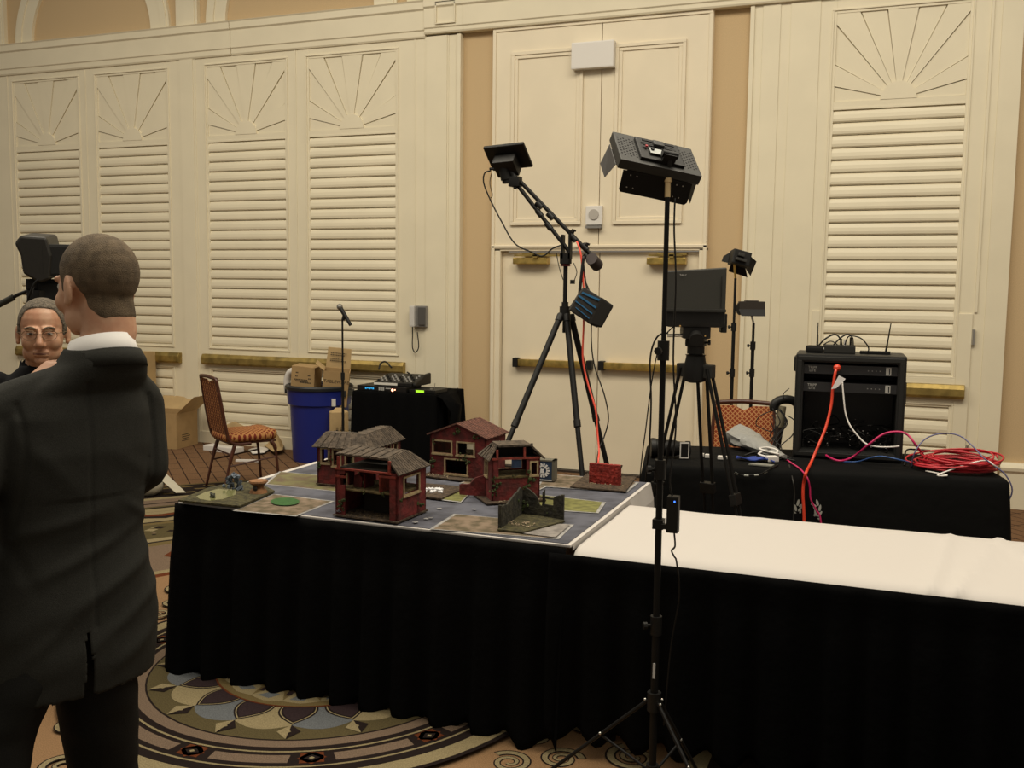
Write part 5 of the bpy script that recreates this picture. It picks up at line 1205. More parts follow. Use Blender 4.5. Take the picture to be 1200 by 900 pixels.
# ================================================================ LEFT BACKGROUND
# blue trash can
can = empty('trash_can', (-5.10, 8.04, 0), label='big blue round trash can with a black rim, stuffed with cartons', cat='trash can')
BLUE = mat('trash_blue', (.012, .022, .20), .4)
mb = MB(); mb.lathe([(.25, 0), (.255, .02), (.278, .52), (.282, .54), (.298, .55), (.308, .68), (.312, .70)], n=40); mb.lathe([(.255, .70), (.235, .55), (.21, .03)], n=40); mb.build('bin_body', BLUE, can, smooth=True)
mb = MB(); mb.lathe([(.302, .685), (.322, .69), (.325, .715), (.312, .73), (.285, .73), (.27, .715), (.28, .69)], n=40, cap=False)
for s in (-1, 1): mb.box(s * .305 - .03, s * .305 + .03, -.09, .09, .63, .69, bev=.01)
mb.build('rim', mat('black_bin_rim', (.015, .017, .02), .4), can, smooth=True)
d = (Vector((0, 0)) - Vector((-5.02, 8.02))).normalized(); sd = Vector((d.y, -d.x))
q = Vector((d.x, d.y, 0)) * .29 - Vector((sd.x, sd.y, 0)) * .13
M_ = Matrix.Translation((q.x, q.y, .52)) @ Matrix.Rotation(math.atan2(d.y, d.x) + PI / 2 + .42, 4, 'Z')
mb = MB(); mb.box(-.018, .018, -.01, .006, .03, .10, M_); mb.build('white_sticker', WHITE, can)
M_ = Matrix.Translation((q.x, q.y, .5)) @ Matrix.Rotation(.1, 4, 'Z')
def carton(name, base, rz, w_, d_, h_, label, tilt=(0, 0), m=CARD, group=None, flaps=(), open_=True):
    r = empty(name, (0, 0, 0), label=label, cat='box', group=group)
    r.matrix_world = Matrix.Translation(base) @ Matrix.Rotation(rz, 4, 'Z') @ Matrix.Rotation(tilt[0], 4, 'X') @ Matrix.Rotation(tilt[1], 4, 'Y')
    mb = MB(); t = .006
    mb.box(-w_ / 2, w_ / 2, -d_ / 2, -d_ / 2 + t, 0, h_); mb.box(-w_ / 2, w_ / 2, d_ / 2 - t, d_ / 2, 0, h_); mb.box(-w_ / 2, -w_ / 2 + t, -d_ / 2 + t, d_ / 2 - t, 0, h_); mb.box(w_ / 2 - t, w_ / 2, -d_ / 2 + t, d_ / 2 - t, 0, h_); mb.box(-w_ / 2 + t, w_ / 2 - t, -d_ / 2 + t, d_ / 2 - t, 0, t)
    if not open_: mb.box(-w_ / 2 + t, w_ / 2 - t, -d_ / 2 + t, d_ / 2 - t, h_ - t, h_)
    mb.build('box_body', m, r)
    for side, ang, ln in flaps:
        mb = MB()
        if side in 'FB':
            s = -1 if side == 'F' else 1; y = s * d_ / 2; mb.prism([(-w_ / 2 + .004, y, h_), (w_ / 2 - .004, y, h_), (w_ / 2 - .01, y + s * math.cos(ang) * ln, h_ + math.sin(ang) * ln), (-w_ / 2 + .01, y + s * math.cos(ang) * ln, h_ + math.sin(ang) * ln)], (0, .002, .004))
        else:
            s = -1 if side == 'L' else 1; x = s * w_ / 2; mb.prism([(x, -d_ / 2 + .004, h_), (x, d_ / 2 - .004, h_), (x + s * math.cos(ang) * ln, d_ / 2 - .01, h_ + math.sin(ang) * ln), (x + s * math.cos(ang) * ln, -d_ / 2 + .01, h_ + math.sin(ang) * ln)], (.002, 0, .004))
        mb.build('flap', CARDIN, r)
    return r
ANG = math.atan2(5.02, 8.02)   # turned square to the viewer
p = aY(354, 440, 7.98)
r = carton('cardboard_box', (p.x + .03, 7.99, .60), ANG - .35, .23, .20, .31, 'left tipped carton sticking out of the blue trash can', tilt=(.05, .08), open_=False)
mb = MB(); rnd = random.Random(5)
for (x, z, w_) in ((-.07, .25, .025), (.05, .23, .02), (-.075, .215, .02), (.055, .20, .02), (-.08, .185, .13), (-.075, .17, .12), (-.02, .16, .10)):
    k = 0
    while k < w_: mb.box(x + k, x + k + .009, -.1015, -.100, z - .004, z + .006); k += .013
mb.build('printed_marks', INK, r)
p = aY(388, 440, 7.95)
r = carton('cardboard_box', (p.x - .01, 8.02, .55), ANG - .08, .24, .20, .33, 'right carton with bold black lettering and raised flap in the blue trash can', tilt=(.1, .10), m=CARD, flaps=(('B', R(86), .19), ('L', R(35), .10)))
text_mesh('lettering', 'TABLEWARE', .042, INK, r, Matrix.Translation((.005, -.1008, .235)) @ FACE_CAM)
mb = MB()
for i, z in enumerate((.47, .45, .415, .395)):
    for k in range(9 - i % 3): mb.box(-.08 + k * .017, -.08 + k * .017 + .012, .095, .0965, z, z + .008)
mb.build('printed_marks', INK, r)
p = aY(338, 440, 8.05); mb = MB(); mb.tube([(p.x - .02, 8.07, .62), (p.x - .03, 8.07, .74), (p.x + .01, 8.06, .82), (p.x + .07, 8.05, .84), (p.x + .14, 8.05, .80)], .035, n=12); o = mb.build('white_liner', WHITE, smooth='all'); tag(o, 'bulge of white liner rising at the left edge of the blue trash can', 'bin liner')
# narrow tall box between can and black table
p = aY(396, 470, 7.9)
r = carton('cardboard_box', (p.x + .02, 7.88, 0), ANG + .05, .17, .14, .50, 'tall narrow carton standing between the blue trash can and the black-draped table', m=CARDIN, open_=False)
mb = MB(); mb.prism([(-.085, -.07, .5), (-.085, .07, .5), (0, 0, .535)], (.003, 0, 0.0)); mb.prism([(-.08, -.07, .5), (.08, -.07, .5), (.03, -.02, .54), (-.03, -.02, .54)], (0, .003, 0)); mb.build('folded_top', CARDIN, r)
mb = MB()
for z in (.35, .33): mb.box(-.03, -.01, -.0715, -.07, z, z + .01); mb.box(.01, .03, -.0715, -.07, z, z + .01)
mb.build('printed_marks', INK, r)
# big open box by the wall and a tall one behind the men
p = aZ(214, 524, 0); 
r = carton('cardboard_box', (-6.98, 8.08, 0), .12, .50, .38, .36, 'large open cardboard box on the carpet left of the lone chair', flaps=(('R', R(42), .26), ('B', R(40), .18), ('L', R(-20), .16)))
mb = MB()
for i, z in enumerate((.13, .11, .09, .07)): mb.prism([(.2505, -.1, z), (.2505, .02 + .03 * (i % 2), z), (.2505, .02 + .03 * (i % 2), z + .006), (.2505, -.1, z + .006)], (.001, 0, 0))
mb.build('printed_marks', INK, r)
carton('cardboard_box', (-7.40, 8.16, 0), .0, .16, .36, .95, 'tall cardboard box against the brass bar behind the suited man', m=CARDIN, open_=False)
p = aZ(236, 526, 0); mb = MB(); mb.box(-.20, .22, -.07, .07, 0, .055, Matrix.Translation((p.x + .28, p.y - .02, 0)) @ Matrix.Rotation(-.12, 4, 'Z'), bev=.008); o = mb.build('foam_block', WHITE); tag(o, 'long white packing foam block on the carpet beside the open box', 'packing foam')
p = aZ(290, 541, 0); mb = MB(); mb.box(-.11, .11, -.02, .02, 0, .02, Matrix.Translation((p.x, p.y, 0)) @ Matrix.Rotation(.35, 4, 'Z'), bev=.004); o = mb.build('white_stick', WHITE); tag(o, 'small white strip lying on the carpet beneath the lone chair', 'strip')
def crumple(name, pts, m, label, cat, seed, h=.03):
    rnd = random.Random(seed); mb = MB(); c = sum((Vector(q) for q in pts), Vector()) / len(pts); n = len(pts); rows = []
    for t in (1, .66, .33, .05):
        rows.append([Vector(q).lerp(c, 1 - t) + UP * (h * (1 - t) + rnd.uniform(0, h * .6)) for q in pts] ); rows[-1].append(rows[-1][0].copy())
    mb.grid(rows); o = mb.build(name, m); s = o.modifiers.new('s', 'SOLIDIFY'); s.thickness = .006; s.offset = 1; tag(o, label, cat); return o
g = lambda *a: [aZ(*q, 0.008) for q in a]
crumple('torn_cardboard', g((310, 524), (322, 517), (333, 522), (331, 532), (320, 534)), CARDIN, 'torn scrap of cardboard on the floor between the chair and blue trash can', 'cardboard scrap', 3, .10)
crumple('torn_cardboard', [aY(252, 503, 8.0), aY(275, 494, 8.02), aY(292, 503, 8.02), aY(300, 514, 8.0), aY(262, 514, 8.0)], CARDIN, 'torn tan paper piece low against the louvres behind the lone chair', 'cardboard scrap', 4, .02)
crumple('white_paper', g((291, 528), (305, 525), (316, 527), (310, 532), (296, 533)), WHITE, 'white crumpled paper on the carpet behind the lone chair seat', 'paper', 5, .03)
r = empty('white_sack', aZ(176, 580, 0), label='white cloth sack with a pale strap on the carpet behind the suited man', cat='sack')
mb = MB(); mb.ball((-.05, 0, .10), (.17, .13, .12), n=18); mb.ball((-.12, .03, .19), (.10, .1, .10), n=14); u = mb.build('sack_body', mat('off_white_cloth', (.48, .45, .36), .9, bump=.8, bump_scale=12), r, smooth='all')
mb = MB(); mb.grid([[(-.02 + .06 * i, -.02 + .015 * i, .22 - .05 * i + .01), (.04 + .055 * i, .05 + .015 * i, .23 - .052 * i)] for i in range(5)]); u = mb.build('strap', mat('pale_strap', (.5, .46, .36), .8), r); s = u.modifiers.new('s', 'SOLIDIFY'); s.thickness = .006

# black draped AV table
X0, X1, Y0, Y1 = -4.43, -3.62, 7.52, 8.12
at = empty('draped_table', (0, 0, 0), label='small black-draped table holding audio gear, its cloth corner pulled out to the right', cat='table')
def ring_av(z, ex):
    P = []
    for a, b in (((X0, Y0), (X1, Y0)), ((X1, Y0), (X1, Y1)), ((X1, Y1), (X0, Y1)), ((X0, Y1), (X0, Y0))):
        n_ = 26
        for k in range(n_):
            t = k / n_; x = a[0] + (b[0] - a[0]) * t; y = a[1] + (b[1] - a[1]) * t; cx_, cy_ = (X0 + X1) / 2, (Y0 + Y1) / 2
            nx_, ny_ = (0, -1) if a[1] == b[1] == Y0 else ((1, 0) if a[0] == b[0] == X1 else ((0, 1) if a[1] == Y1 else (-1, 0)))
            w_ = ex * (.55 + .45 * math.sin(2 * PI * k / 5.2 + a[0])) ; P.append((x + nx_ * w_, y + ny_ * w_, z))
    return P
mb = MB(); mb.loft([ring_av(z, e) for z, e in ((.01, .05), (.2, .045), (.4, .035), (.6, .02), (.70, .006), (.74, 0), (.75, -.01))]); mb.build('drape', CLOTHK, at, smooth='all')
mb = MB(); mb.grid([[(X1 - .06, Y0 + .05, .745), (X1 - .02, Y0 + .3, .752), (X1 - .05, Y1 - .02, .752)], [(X1 + .05, Y0 + .02, .72), (X1 + .06, Y0 + .15, .73), (X1 + .02, Y1 - .2, .735)], [(X1 + .13, Y0 + .04, .60), (X1 + .18, Y0 + .1, .655), (X1 + .11, Y1 - .3, .64)],
                         [(X1 + .10, Y0 + .02, .35), (X1 + .13, Y0 + .1, .36), (X1 + .08, Y0 + .3, .33)], [(X1 + .03, Y0 + .0, .12), (X1 + .06, Y0 + .1, .10), (X1 + .04, Y0 + .3, .08)]]); u = mb.build('loose_corner', CLOTHK, at, smooth='all'); s = u.modifiers.new('s', 'SOLIDIFY'); s.thickness = .006
def P7(px, py, z=.752): return aZ(px, py, z)
# flat gear along the front edge
r = empty('audio_rack_unit', (X0 + .35, Y0 + .17, .752), -.05, label='flat black audio unit with blue and red lights under the mixer', cat='audio unit')
mb = MB(); mb.box(-.33, .17, -.13, .14, .0, .045, bev=.004); mb.build('housing', BLACK, r)
mb = MB()
for i in range(5): mb.box(-.245 + i * .019, -.232 + i * .019, -.1325, -.1295, .014 + .004 * (i % 2), .028)
mb.build('blue_display', mat('cyan_light', (.02, .2, .4), .4, emit=(.05, .45, .9), emit_s=.8), r)
mb = MB()
for i in range(3): mb.box(-.105 + i * .02, -.09 + i * .02, -.1325, -.1295, .008, .036)
mb.box(-.035, .02, -.1325, -.1295, .024, .032); mb.build('white_label', mat('dim_white_label', (.4, .4, .38), .6), r)
mb = MB(); mb.ball((.035, -.132, .016), .012, n=8); mb.build('red_light', mat('red_glow', (.8, .3, .2), .4, emit=(1, .35, .2), emit_s=5), r)
mb = MB(); mb.ball((.06, -.132, .02), .006, n=8); mb.build('small_light', MATS['red_glow'], r)
r = empty('display_unit', (X0 + .62, Y0 + .16, .752), -.05, label='low black unit with a small yellow-green display beside the mixer', cat='audio unit')
mb = MB(); mb.box(-.09, .17, -.1, .12, 0, .03, bev=.004); mb.build('housing', BLACK, r)
mb = MB(); mb.box(-.02, .06, -.103, -.099, .006, .026); mb.build('green_display', mat('green_glow', (.3, .6, .02), .4, emit=(.35, .75, .03), emit_s=1.0), r)
mb = MB(); mb.cyl((.12, -.02, .03), (.125, -.02, .085), .003); mb.box(.09, .11, -.05, -.03, .03, .04); mb.build('stub_antenna', SILVER, r)
r = empty('mixing_desk', (X0 + .38, Y0 + .24, .80), .02, label='small sloped mixing desk with rows of pale knobs on the black-draped table', cat='mixer')
mb = MB(); mb.prism([(-.21, -.16, .0), (-.21, .16, 0), (-.21, .16, .085), (-.21, .08, .075), (-.21, -.16, .03)], (.37, 0, 0)); mb.build('desk_body', BLACK, r, bevel=.004)
mb = MB(); mb.prism([(.16, -.15, .0), (.16, .17, .0), (.16, .17, .10), (.16, .05, .09), (.16, -.15, .03)], (.035, 0, 0)); mb.build('end_cheek', BLACK, r, bevel=.01)
mb = MB(); mb.box(-.21, .02, -.163, -.159, .006, .026); mb.build('silver_strip', mat('bright_strip', (.7, .68, .62), .3), r)
for i in range(9):
    for k in range(4): 
        if k == 3 and i % 2: continue
        mb = MB(); y = -.12 + k * .055; z = .03 + (y + .16) * .19; mb.cyl((-.185 + i * .04, y, z), (-.185 + i * .04, y, z + .016), .010, .008, n=8); mb.build('knob', mat('knob_grey', (.34, .33, .31), .5) if (i + k) % 3 else BLACK, r)
mb = MB(); mb.tube([aY(444, 433, 8.0), aY(446, 426, 8.05), aY(452, 424, 8.1), aY(459, 431, 8.1)], .008); mb.tube([aY(477, 436, 7.9), aY(482, 440, 7.92), aY(488, 450, 7.9)], .006); o = mb.build('mixer_cable', BLACK, smooth='all'); tag(o, 'black cables arching up from the back of the mixing desk', 'cable')
# ================================================================ PEOPLE
SKIN = mat('skin', (.62, .37, .24), .5, noise_amt=.10, noise_scale=25, col2=(.55, .29, .18))
SKIN2 = mat('older_skin', (.54, .315, .20), .45, noise_amt=.15, noise_scale=28, col2=(.47, .235, .14))
def capsule(mb, a, b, r0, r1, n=14):
    mb.cyl(a, b, r0, r1, n=n); mb.ball(a, r0, n=n); mb.ball(b, r1, n=n)
def chain(mb, pts, rs):
    for (a, b), (r0, r1) in zip(zip(pts, pts[1:]), zip(rs, rs[1:])): capsule(mb, a, b, r0, r1)
def fuse(mb, name, m, parent, voxel, smooth_it=6, disp=None):
    """union the overlapping pieces into ONE continuous surface"""
    me = bpy.data.meshes.new('tmp'); bmesh.ops.recalc_face_normals(mb.bm, faces=mb.bm.faces); mb.bm.to_mesh(me); mb.bm.free()
    t = bpy.data.objects.new('tmp', me); COL.objects.link(t)
    rm = t.modifiers.new('r', 'REMESH'); rm.mode = 'VOXEL'; rm.voxel_size = voxel; rm.use_smooth_shade = True
    if smooth_it: s = t.modifiers.new('s', 'SMOOTH'); s.iterations = smooth_it; s.factor = .5
    bpy.context.view_layer.update(); dg = bpy.context.evaluated_depsgraph_get()
    m2 = bpy.data.meshes.new_from_object(t.evaluated_get(dg)); bpy.data.objects.remove(t); m2.materials.clear(); m2.materials.append(m)
    if disp:
        nn = [v.normal.copy() for v in m2.vertices]
        for v, n_ in zip(m2.vertices, nn): v.co = v.co + n_ * disp(v.co, n_)
    for p in m2.polygons: p.use_smooth = True
    o = bpy.data.objects.new(name, m2); COL.objects.link(o); m2.name = name
    if parent: o.parent = parent
    return o
def head_parts(mb, M, k=1.0, wide=1.0, nose=1.0):
    M3 = M.to_3x3().to_4x4()
    def el(c, r, rot=None):
        c = Vector(c) * k; r = tuple(x * k for x in r); mb.ball(M @ c, r, M=M3 @ (rot or Matrix()), n=24)
    def cp(a, b, r0, r1): capsule(mb, M @ (Vector(a) * k), M @ (Vector(b) * k), r0 * k, r1 * k, 10)
    el((0, -.014, .028), (.078 * wide, .098, .090)); el((0, .02, -.018), (.069 * wide, .073, .088)); el((0, .034, -.072), (.055 * wide, .052, .044)); el((0, .07, -.098), (.024, .018, .018))
    for s in (-1, 1):
        el((s * .036 * wide, .058, -.034), (.028, .026, .03)); el((s * .05 * wide, .018, -.075), (.016, .03, .03))
        cp((s * .012, .089, .018), (s * .045 * wide, .078, .018), .010, .008)
        el((s * .013, .102, -.040), (.009, .011, .008))
        # ear
        er = Matrix.Rotation(s * .35, 4, 'Z') @ Matrix.Rotation(-.15, 4, 'X'); el((s * .081 * wide, -.006, -.012), (.008, .019, .034), er); el((s * .080 * wide, .0, -.037), (.008, .010, .012), er)
    cp((0, .092, .008), (0, .114 , -.034), .0085, .012 * nose); cp((-.022, .086, -.066), (.022, .086, -.066), .0065, .0065); cp((-.018, .086, -.077), (.018, .086, -.077), .007, .007)
def hair_from(headobj, M, fn, off, name, m, parent):
    """hair lies on the scalp: its surface follows the head where fn says so"""
    src = headobj.data; inv = M.inverted(); bm = bmesh.new(); bm.from_mesh(src); bm.normal_update()
    dele = [f for f in bm.faces if not fn(inv @ f.calc_center_median())]; bmesh.ops.delete(bm, geom=dele, context='FACES')
    bm.normal_update()
    for _ in range(6):                       # even out the hairline
        bd = [v for v in bm.verts if any(len(e.link_faces) < 2 for e in v.link_edges)]; new = {}
        for v in bd:
            nb_ = [e.other_vert(v) for e in v.link_edges if len(e.link_faces) < 2]
            if len(nb_) == 2: new[v] = v.co * .5 + (nb_[0].co + nb_[1].co) * .25
        for v, c in new.items(): v.co = c
    bm.normal_update()
    for v in bm.verts:
        edge = any(len(e.link_faces) < 2 for e in v.link_edges); v.co = v.co + v.normal * (off * (.3 if edge else 1))
    me = bpy.data.meshes.new(name); bm.to_mesh(me); bm.free(); me.materials.clear(); me.materials.append(m)
    for p in me.polygons: p.use_smooth = True
    o = bpy.data.objects.new(name, me); COL.objects.link(o); o.parent = parent; return o
def hand(mb, wrist, d, palm_n, k=1.0, curl=.5, thumb=1):
    """palm, four unequal bent fingers and a thumb leaving the side of the palm"""
    d = Vector(d).normalized(); pn = Vector(palm_n); pn = (pn - d * pn.dot(d)).normalized(); sd = d.cross(pn) * thumb
    w_ = Vector(wrist)
    for i in range(4):
        u = (i - 1.5) * .0195 * k; a = w_ + sd * u * .6 + d * .012; b = w_ + sd * u + d * .085 * k; capsule(mb, a, b, .0135 * k, .0115 * k, 10)
        L = (.070, .080, .076, .060)[3 - i] * k; p = b; ang = curl * .5; r = .0095 * k
        for sgm in (.42, .32, .26):
            q = p + (d * math.cos(ang) + pn * math.sin(ang)) * L * sgm; capsule(mb, p, q, r, r * .9, 8); p = q; r *= .92; ang += curl
    a = w_ + sd * .022 * k + d * .02 * k; b = a + (sd * .7 + d * .7 + pn * .3).normalized() * .04 * k; capsule(mb, a, b, .014 * k, .011 * k, 10); c = b + (sd * .15 + d * 1 + pn * .5).normalized() * .032 * k; capsule(mb, b, c, .0105 * k, .009 * k, 8)

# ---------------- man in the grey suit, seen from behind
def spot(px, py, dist):
    d = ray(px, py); t = dist / (d.x * FWD.x + d.y * FWD.y); return CP + d * t
b0 = spot(92, 600, 2.25)
vd = math.atan2(b0.y, b0.x); HEAD = vd + R(22)      # heading: away and to the left
P1 = empty('person', (b0.x, b0.y, 0), HEAD - PI / 2, label='man in a dark grey suit standing with his back to the camera', cat='person')
M1 = Matrix.Translation(P1.location) @ Matrix.Rotation(HEAD - PI / 2, 4, 'Z')
def L1(p): return M1.inverted() @ p
hc = L1(spot(113, 331, 2.29)); hc.z = 1.672
MH = Matrix.Translation(hc) @ Matrix.Rotation(R(15), 4, 'Z') @ Matrix.Rotation(R(-3), 4, 'X')
nx, ny = hc.x * .85, hc.y - .035
nb = Vector((nx, ny - .012, 1.47))
mb = MB(); head_parts(mb, MH, 1.0, 1.0)
mb.loft([[Vector((p.x + .062 * math.cos(a) * s, p.y + .066 * math.sin(a) * s, p.z)) for a in [2 * PI * k / 20 for k in range(20)]] for p, s in ((MH @ Vector((0, -.022, .0)), .95), (MH @ Vector((0, -.030, -.06)), .97), (MH @ Vector((0, -.034, -.11)), .97), (nb + Vector((0, .0, .05)), 1.0), (nb, 1.1))])
# body beneath the clothes: one continuous figure
mb.loft([[Vector((hw * math.cos(a), yc + hd * math.sin(a), z)) for a in [2 * PI * k / 24 for k in range(24)]] for z, hw, hd, yc in ((.86, .15, .105, 0), (1.0, .13, .095, 0), (1.15, .135, .10, 0), (1.3, .165, .105, 0), (1.42, .16, .085, 0), (1.5, .06, .05, 0))])
Sr, Er, Wr = Vector((.152, 0, 1.385)), Vector((.152, -.03, 1.235)), Vector((.11, .18, 1.10))
Sl, El, Wl = Vector((-.185, 0, 1.375)), Vector((-.285, -.05, 1.12)), Vector((-.30, .07, .90))
chain(mb, [Sr, Er, Wr], [.05, .038, .026]); chain(mb, [Sl, El, Wl], [.05, .038, .026])
hand(mb, Wr, (-.15, .4, -1), (-1, 0, 0), curl=.35, thumb=-1); hand(mb, Wl, (.05, .25, -1), (1, 0, 0), curl=.35, thumb=1)
for s, fy, kx in ((1, .03, .0), (-1, -.02, 0)):
    chain(mb, [Vector((s * .075 - .055, 0, .88)), Vector((s * .150 - .095, .02 + fy, .48)), Vector((s * .192 - .10, fy - .03, .09))], [.07, .052, .036])
    capsule(mb, Vector((s * .195 - .10, fy - .05, .045)), Vector((s * .21 - .10, fy + .13, .03)), .038, .028)
body = fuse(mb, 'body', SKIN, P1, .0042, 5)
HAIR = mat('buzzed_hair', (.095, .066, .038), .85, noise_amt=.45, noise_scale=45, col2=(.155, .11, .065), bump=.6, bump_scale=500)
def hline(tab, y):
    if y <= tab[0][0]: return tab[0][1]
    for (y0, h0), (y1, h1) in zip(tab, tab[1:]):
        if y <= y1:
            t = (y - y0) / (y1 - y0); t = t * t * (3 - 2 * t); return h0 + (h1 - h0) * t
    return tab[-1][1]
H1T = [(-.13, -.078), (-.075, -.076), (-.045, -.055), (-.030, -.015), (-.015, .022), (.006, .022), (.016, -.012), (.030, -.014), (.045, .035), (.065, .065), (.085, .078), (.11, .09)]
H2T = [(-.13, -.085), (-.075, -.08), (-.045, -.055), (-.030, -.01), (-.012, .02), (.004, .02), (.014, -.014), (.026, -.012), (.036, .03), (.045, .085), (.070, .098), (.11, .12)]
def hair1(p): return p.z > hline(H1T, p.y)
hair_from(body, MH, hair1, .0018, 'hair', HAIR, P1)
for s in (-1, 1): mb = MB(); mb.ball(MH @ Vector((s * .031, .079, .0)), .0115, n=12); mb.build('eye', mat('eye_white', (.6, .57, .52), .25), P1, smooth='all')
SUIT = mat('charcoal_suit', (.027, .027, .0235), .85, noise_amt=.30, noise_scale=420, spec=.2, bump=.15, bump_scale=500)
SUITD = mat('charcoal_trousers', (.014, .014, .013), .85, noise_amt=.3, noise_scale=420, spec=.15, bump=.15, bump_scale=500)
def sring(z, hw, hd, yc=0, xc=0, n=40, q=2.4, lx=0):
    P = []
    for k in range(n):
        a = 2 * PI * k / n; c_, s_ = math.cos(a), math.sin(a); rr = (abs(c_) ** q + abs(s_) ** q) ** (-1 / q); P.append(Vector((xc + (hw + (lx if c_ < 0 else 0)) * c_ * rr, yc + hd * s_ * rr, z)))
    return P
mb = MB()
mb.loft([sring(z, hw, hd, yc, xc) for z, hw, hd, yc, xc in ((.75, .200, .150, .01, -.040), (.82, .205, .152, .008, -.034), (.90, .203, .145, .004, -.026), (1.0, .178, .130, 0, -.024), (1.10, .160, .120, 0, -.020), (1.20, .164, .124, 0, -.016), (1.30, .176, .124, -.004, -.012), (1.38, .178, .110, -.006, -.008), (1.43, .150, .098, -.006, 0), (1.465, .122, .094, ny * .6 - .006, nx * .6), (1.50, .096, .090, ny - .008, nx * .95), (1.53, .080, .082, ny - .006, nx))])
chain(mb, [Sr, Er, Er.lerp(Wr, .9)], [.062, .053, .044]); chain(mb, [Sl, El, El.lerp(Wl, .9)], [.064, .058, .047])
chain(mb, [Vector((nx + .05, ny, 1.475)), Vector((.145, -.01, 1.40))], [.035, .056]); chain(mb, [Vector((nx - .05, ny, 1.475)), Vector((-.175, -.01, 1.395))], [.035, .056])
def fold(x, z, x0, z0, x1, z1, wd, amp):
    """a soft drag fold along a line on the back of the cloth"""
    dx, dz = x1 - x0, z1 - z0; L2 = dx * dx + dz * dz; t = max(0, min(1, ((x - x0) * dx + (z - z0) * dz) / L2))
    d = math.hypot(x - x0 - dx * t, z - z0 - dz * t); return amp * math.exp(-(d / wd) ** 2) * math.sin(PI * min(1, max(0, .08 + t * .84)))
def wr(co, n):
    x, y, z = co
    d = .0045 * noise.noise(Vector((x * 5, y * 5, z * 9 + 1))) + .0020 * noise.noise(Vector((x * 14, y * 14, z * 14)))
    if z < 1.2: d += .0055 * noise.noise(Vector((x * 3 + z * 7, y * 6, z * 13 - x * 6)))
    if y < .03:
        for q in ((-.16, 1.02, .12, 1.13, .016, .007), (-.10, .94, .16, 1.06, .018, .008), (-.05, .86, .18, .98, .018, .007), (-.20, 1.12, .02, 1.17, .014, .004), (.03, 1.30, .15, 1.22, .02, .004), (-.17, 1.36, -.05, 1.22, .02, .004), (.0, .80, .15, .88, .02, .006), (-.19, .84, -.06, .95, .016, .005), (.06, 1.18, .17, 1.10, .012, .005), (-.22, 1.22, -.14, 1.0, .015, -.005)): d += fold(x, z, *q)
        d -= .0035 * math.exp(-((x + .015 + .02 * (1.4 - z)) / .005) ** 2) * (1 if .9 < z < 1.46 else 0)
    for (sx, x0) in ((1, .135), (-1, -.165)):      # armhole seam
        d -= .004 * math.exp(-((x - x0 - .02 * math.sin((z - 1.15) * 9)) / .006) ** 2) * (1 if 1.12 < z < 1.42 and y < .02 else 0)
    return d
jk = fuse(mb, 'jacket', SUIT, P1, .0055, 7, wr)
# centre vent: open the skirt of the jacket
bm = bmesh.new(); bm.from_mesh(jk.data)
dl = [f for f in bm.faces if (f.calc_center_median().y < -.02 and abs(f.calc_center_median().x + .045) < .0035 + .06 * max(0, .90 - f.calc_center_median().z) and f.calc_center_median().z < .90) or (f.calc_center_median().z < .762 and abs(f.normal.z) > .5)]
bmesh.ops.delete(bm, geom=dl, context='FACES'); bm.to_mesh(jk.data); bm.free()
so = jk.modifiers.new('s', 'SOLIDIFY'); so.thickness = .004; so.offset = -1
mb = MB(); mb.loft([sring(z, hw, hd, .0, -.05, q=2.2) for z, hw, hd in ((.76, .150, .118), (.95, .14, .11))]); mb.build('trouser_seat', SUITD, P1, smooth='all')
mb = MB()
for s, fy in ((1, .03), (-1, -.02)):
    mb.loft([sring(z, hw, hd, yc, xc, 24, 2.2) for z, hw, hd, yc, xc in ((.05, .075, .10, fy - .02, -.10 + s * .195), (.12, .072, .095, fy - .02, -.10 + s * .19), (.30, .074, .095, fy, -.10 + s * .172), (.50, .078, .10, fy + .01, -.095 + s * .150), (.68, .086, .115, .01, -.082 + s * .115), (.80, .085, .13, 0, -.063 + s * .082), (.90, .08, .125, 0, -.055 + s * .07))])
mb.loft([sring(z, .150, .118, 0, -.05) for z in (.80, 1.0)])
def wl(co, n): return .006 * noise.noise(Vector((co.x * 6, co.y * 6, co.z * 7))) + .004 * noise.noise(Vector((co.x * 9 + co.z * 11, co.y * 9, co.z * 16)))
fuse(mb, 'trousers', SUITD, P1, .008, 4, wl)
for s, fy in ((1, .03), (-1, -.02)):
    mb = MB(); capsule(mb, Vector((s * .195 - .10, fy - .06, .045)), Vector((s * .215 - .10, fy + .15, .036)), .045, .036); mb.box(s * .205 - .145, s * .205 - .055, fy - .1, fy + .17, 0, .015, bev=.006); fuse(mb, 'shoe', mat('shoe_black', (.01, .009, .008), .3), P1, .006, 3)
# shirt collar and jacket collar as sloping bands round the neck
def band(name, m, c, r0, r1, z0f, z1f, h0, h1, tilt, th):
    mb = MB(); n = 48; rows = [[], [], []]
    for k in range(n + 1):
        a = 2 * PI * k / n; s = math.sin(a); zc = tilt * s
        for row, (rr, z) in zip(rows, ((r0, h0), ((r0 + r1) / 2 + .003, (h0 + h1) / 2), (r1, h1))): row.append((c.x + rr * math.cos(a), c.y + rr * 1.04 * s, c.z + z + zc))
    mb.grid(rows); o = mb.build(name, m, P1, smooth='all'); q = o.modifiers.new('s', 'SOLIDIFY'); q.thickness = th; q.offset = 1; return o
nc = Vector((nx, ny, 1.50))
band('shirt_collar', mat('white_shirt', (.82, .80, .78), .7), nc + Vector((0, -.002, .0)), .079, .066, 0, 0, -.014, .046, -.022, .003)
band('jacket_collar', SUIT, nc + Vector((0, -.005, .004)), .094, .081, 0, 0, -.028, .008, -.022, .004)

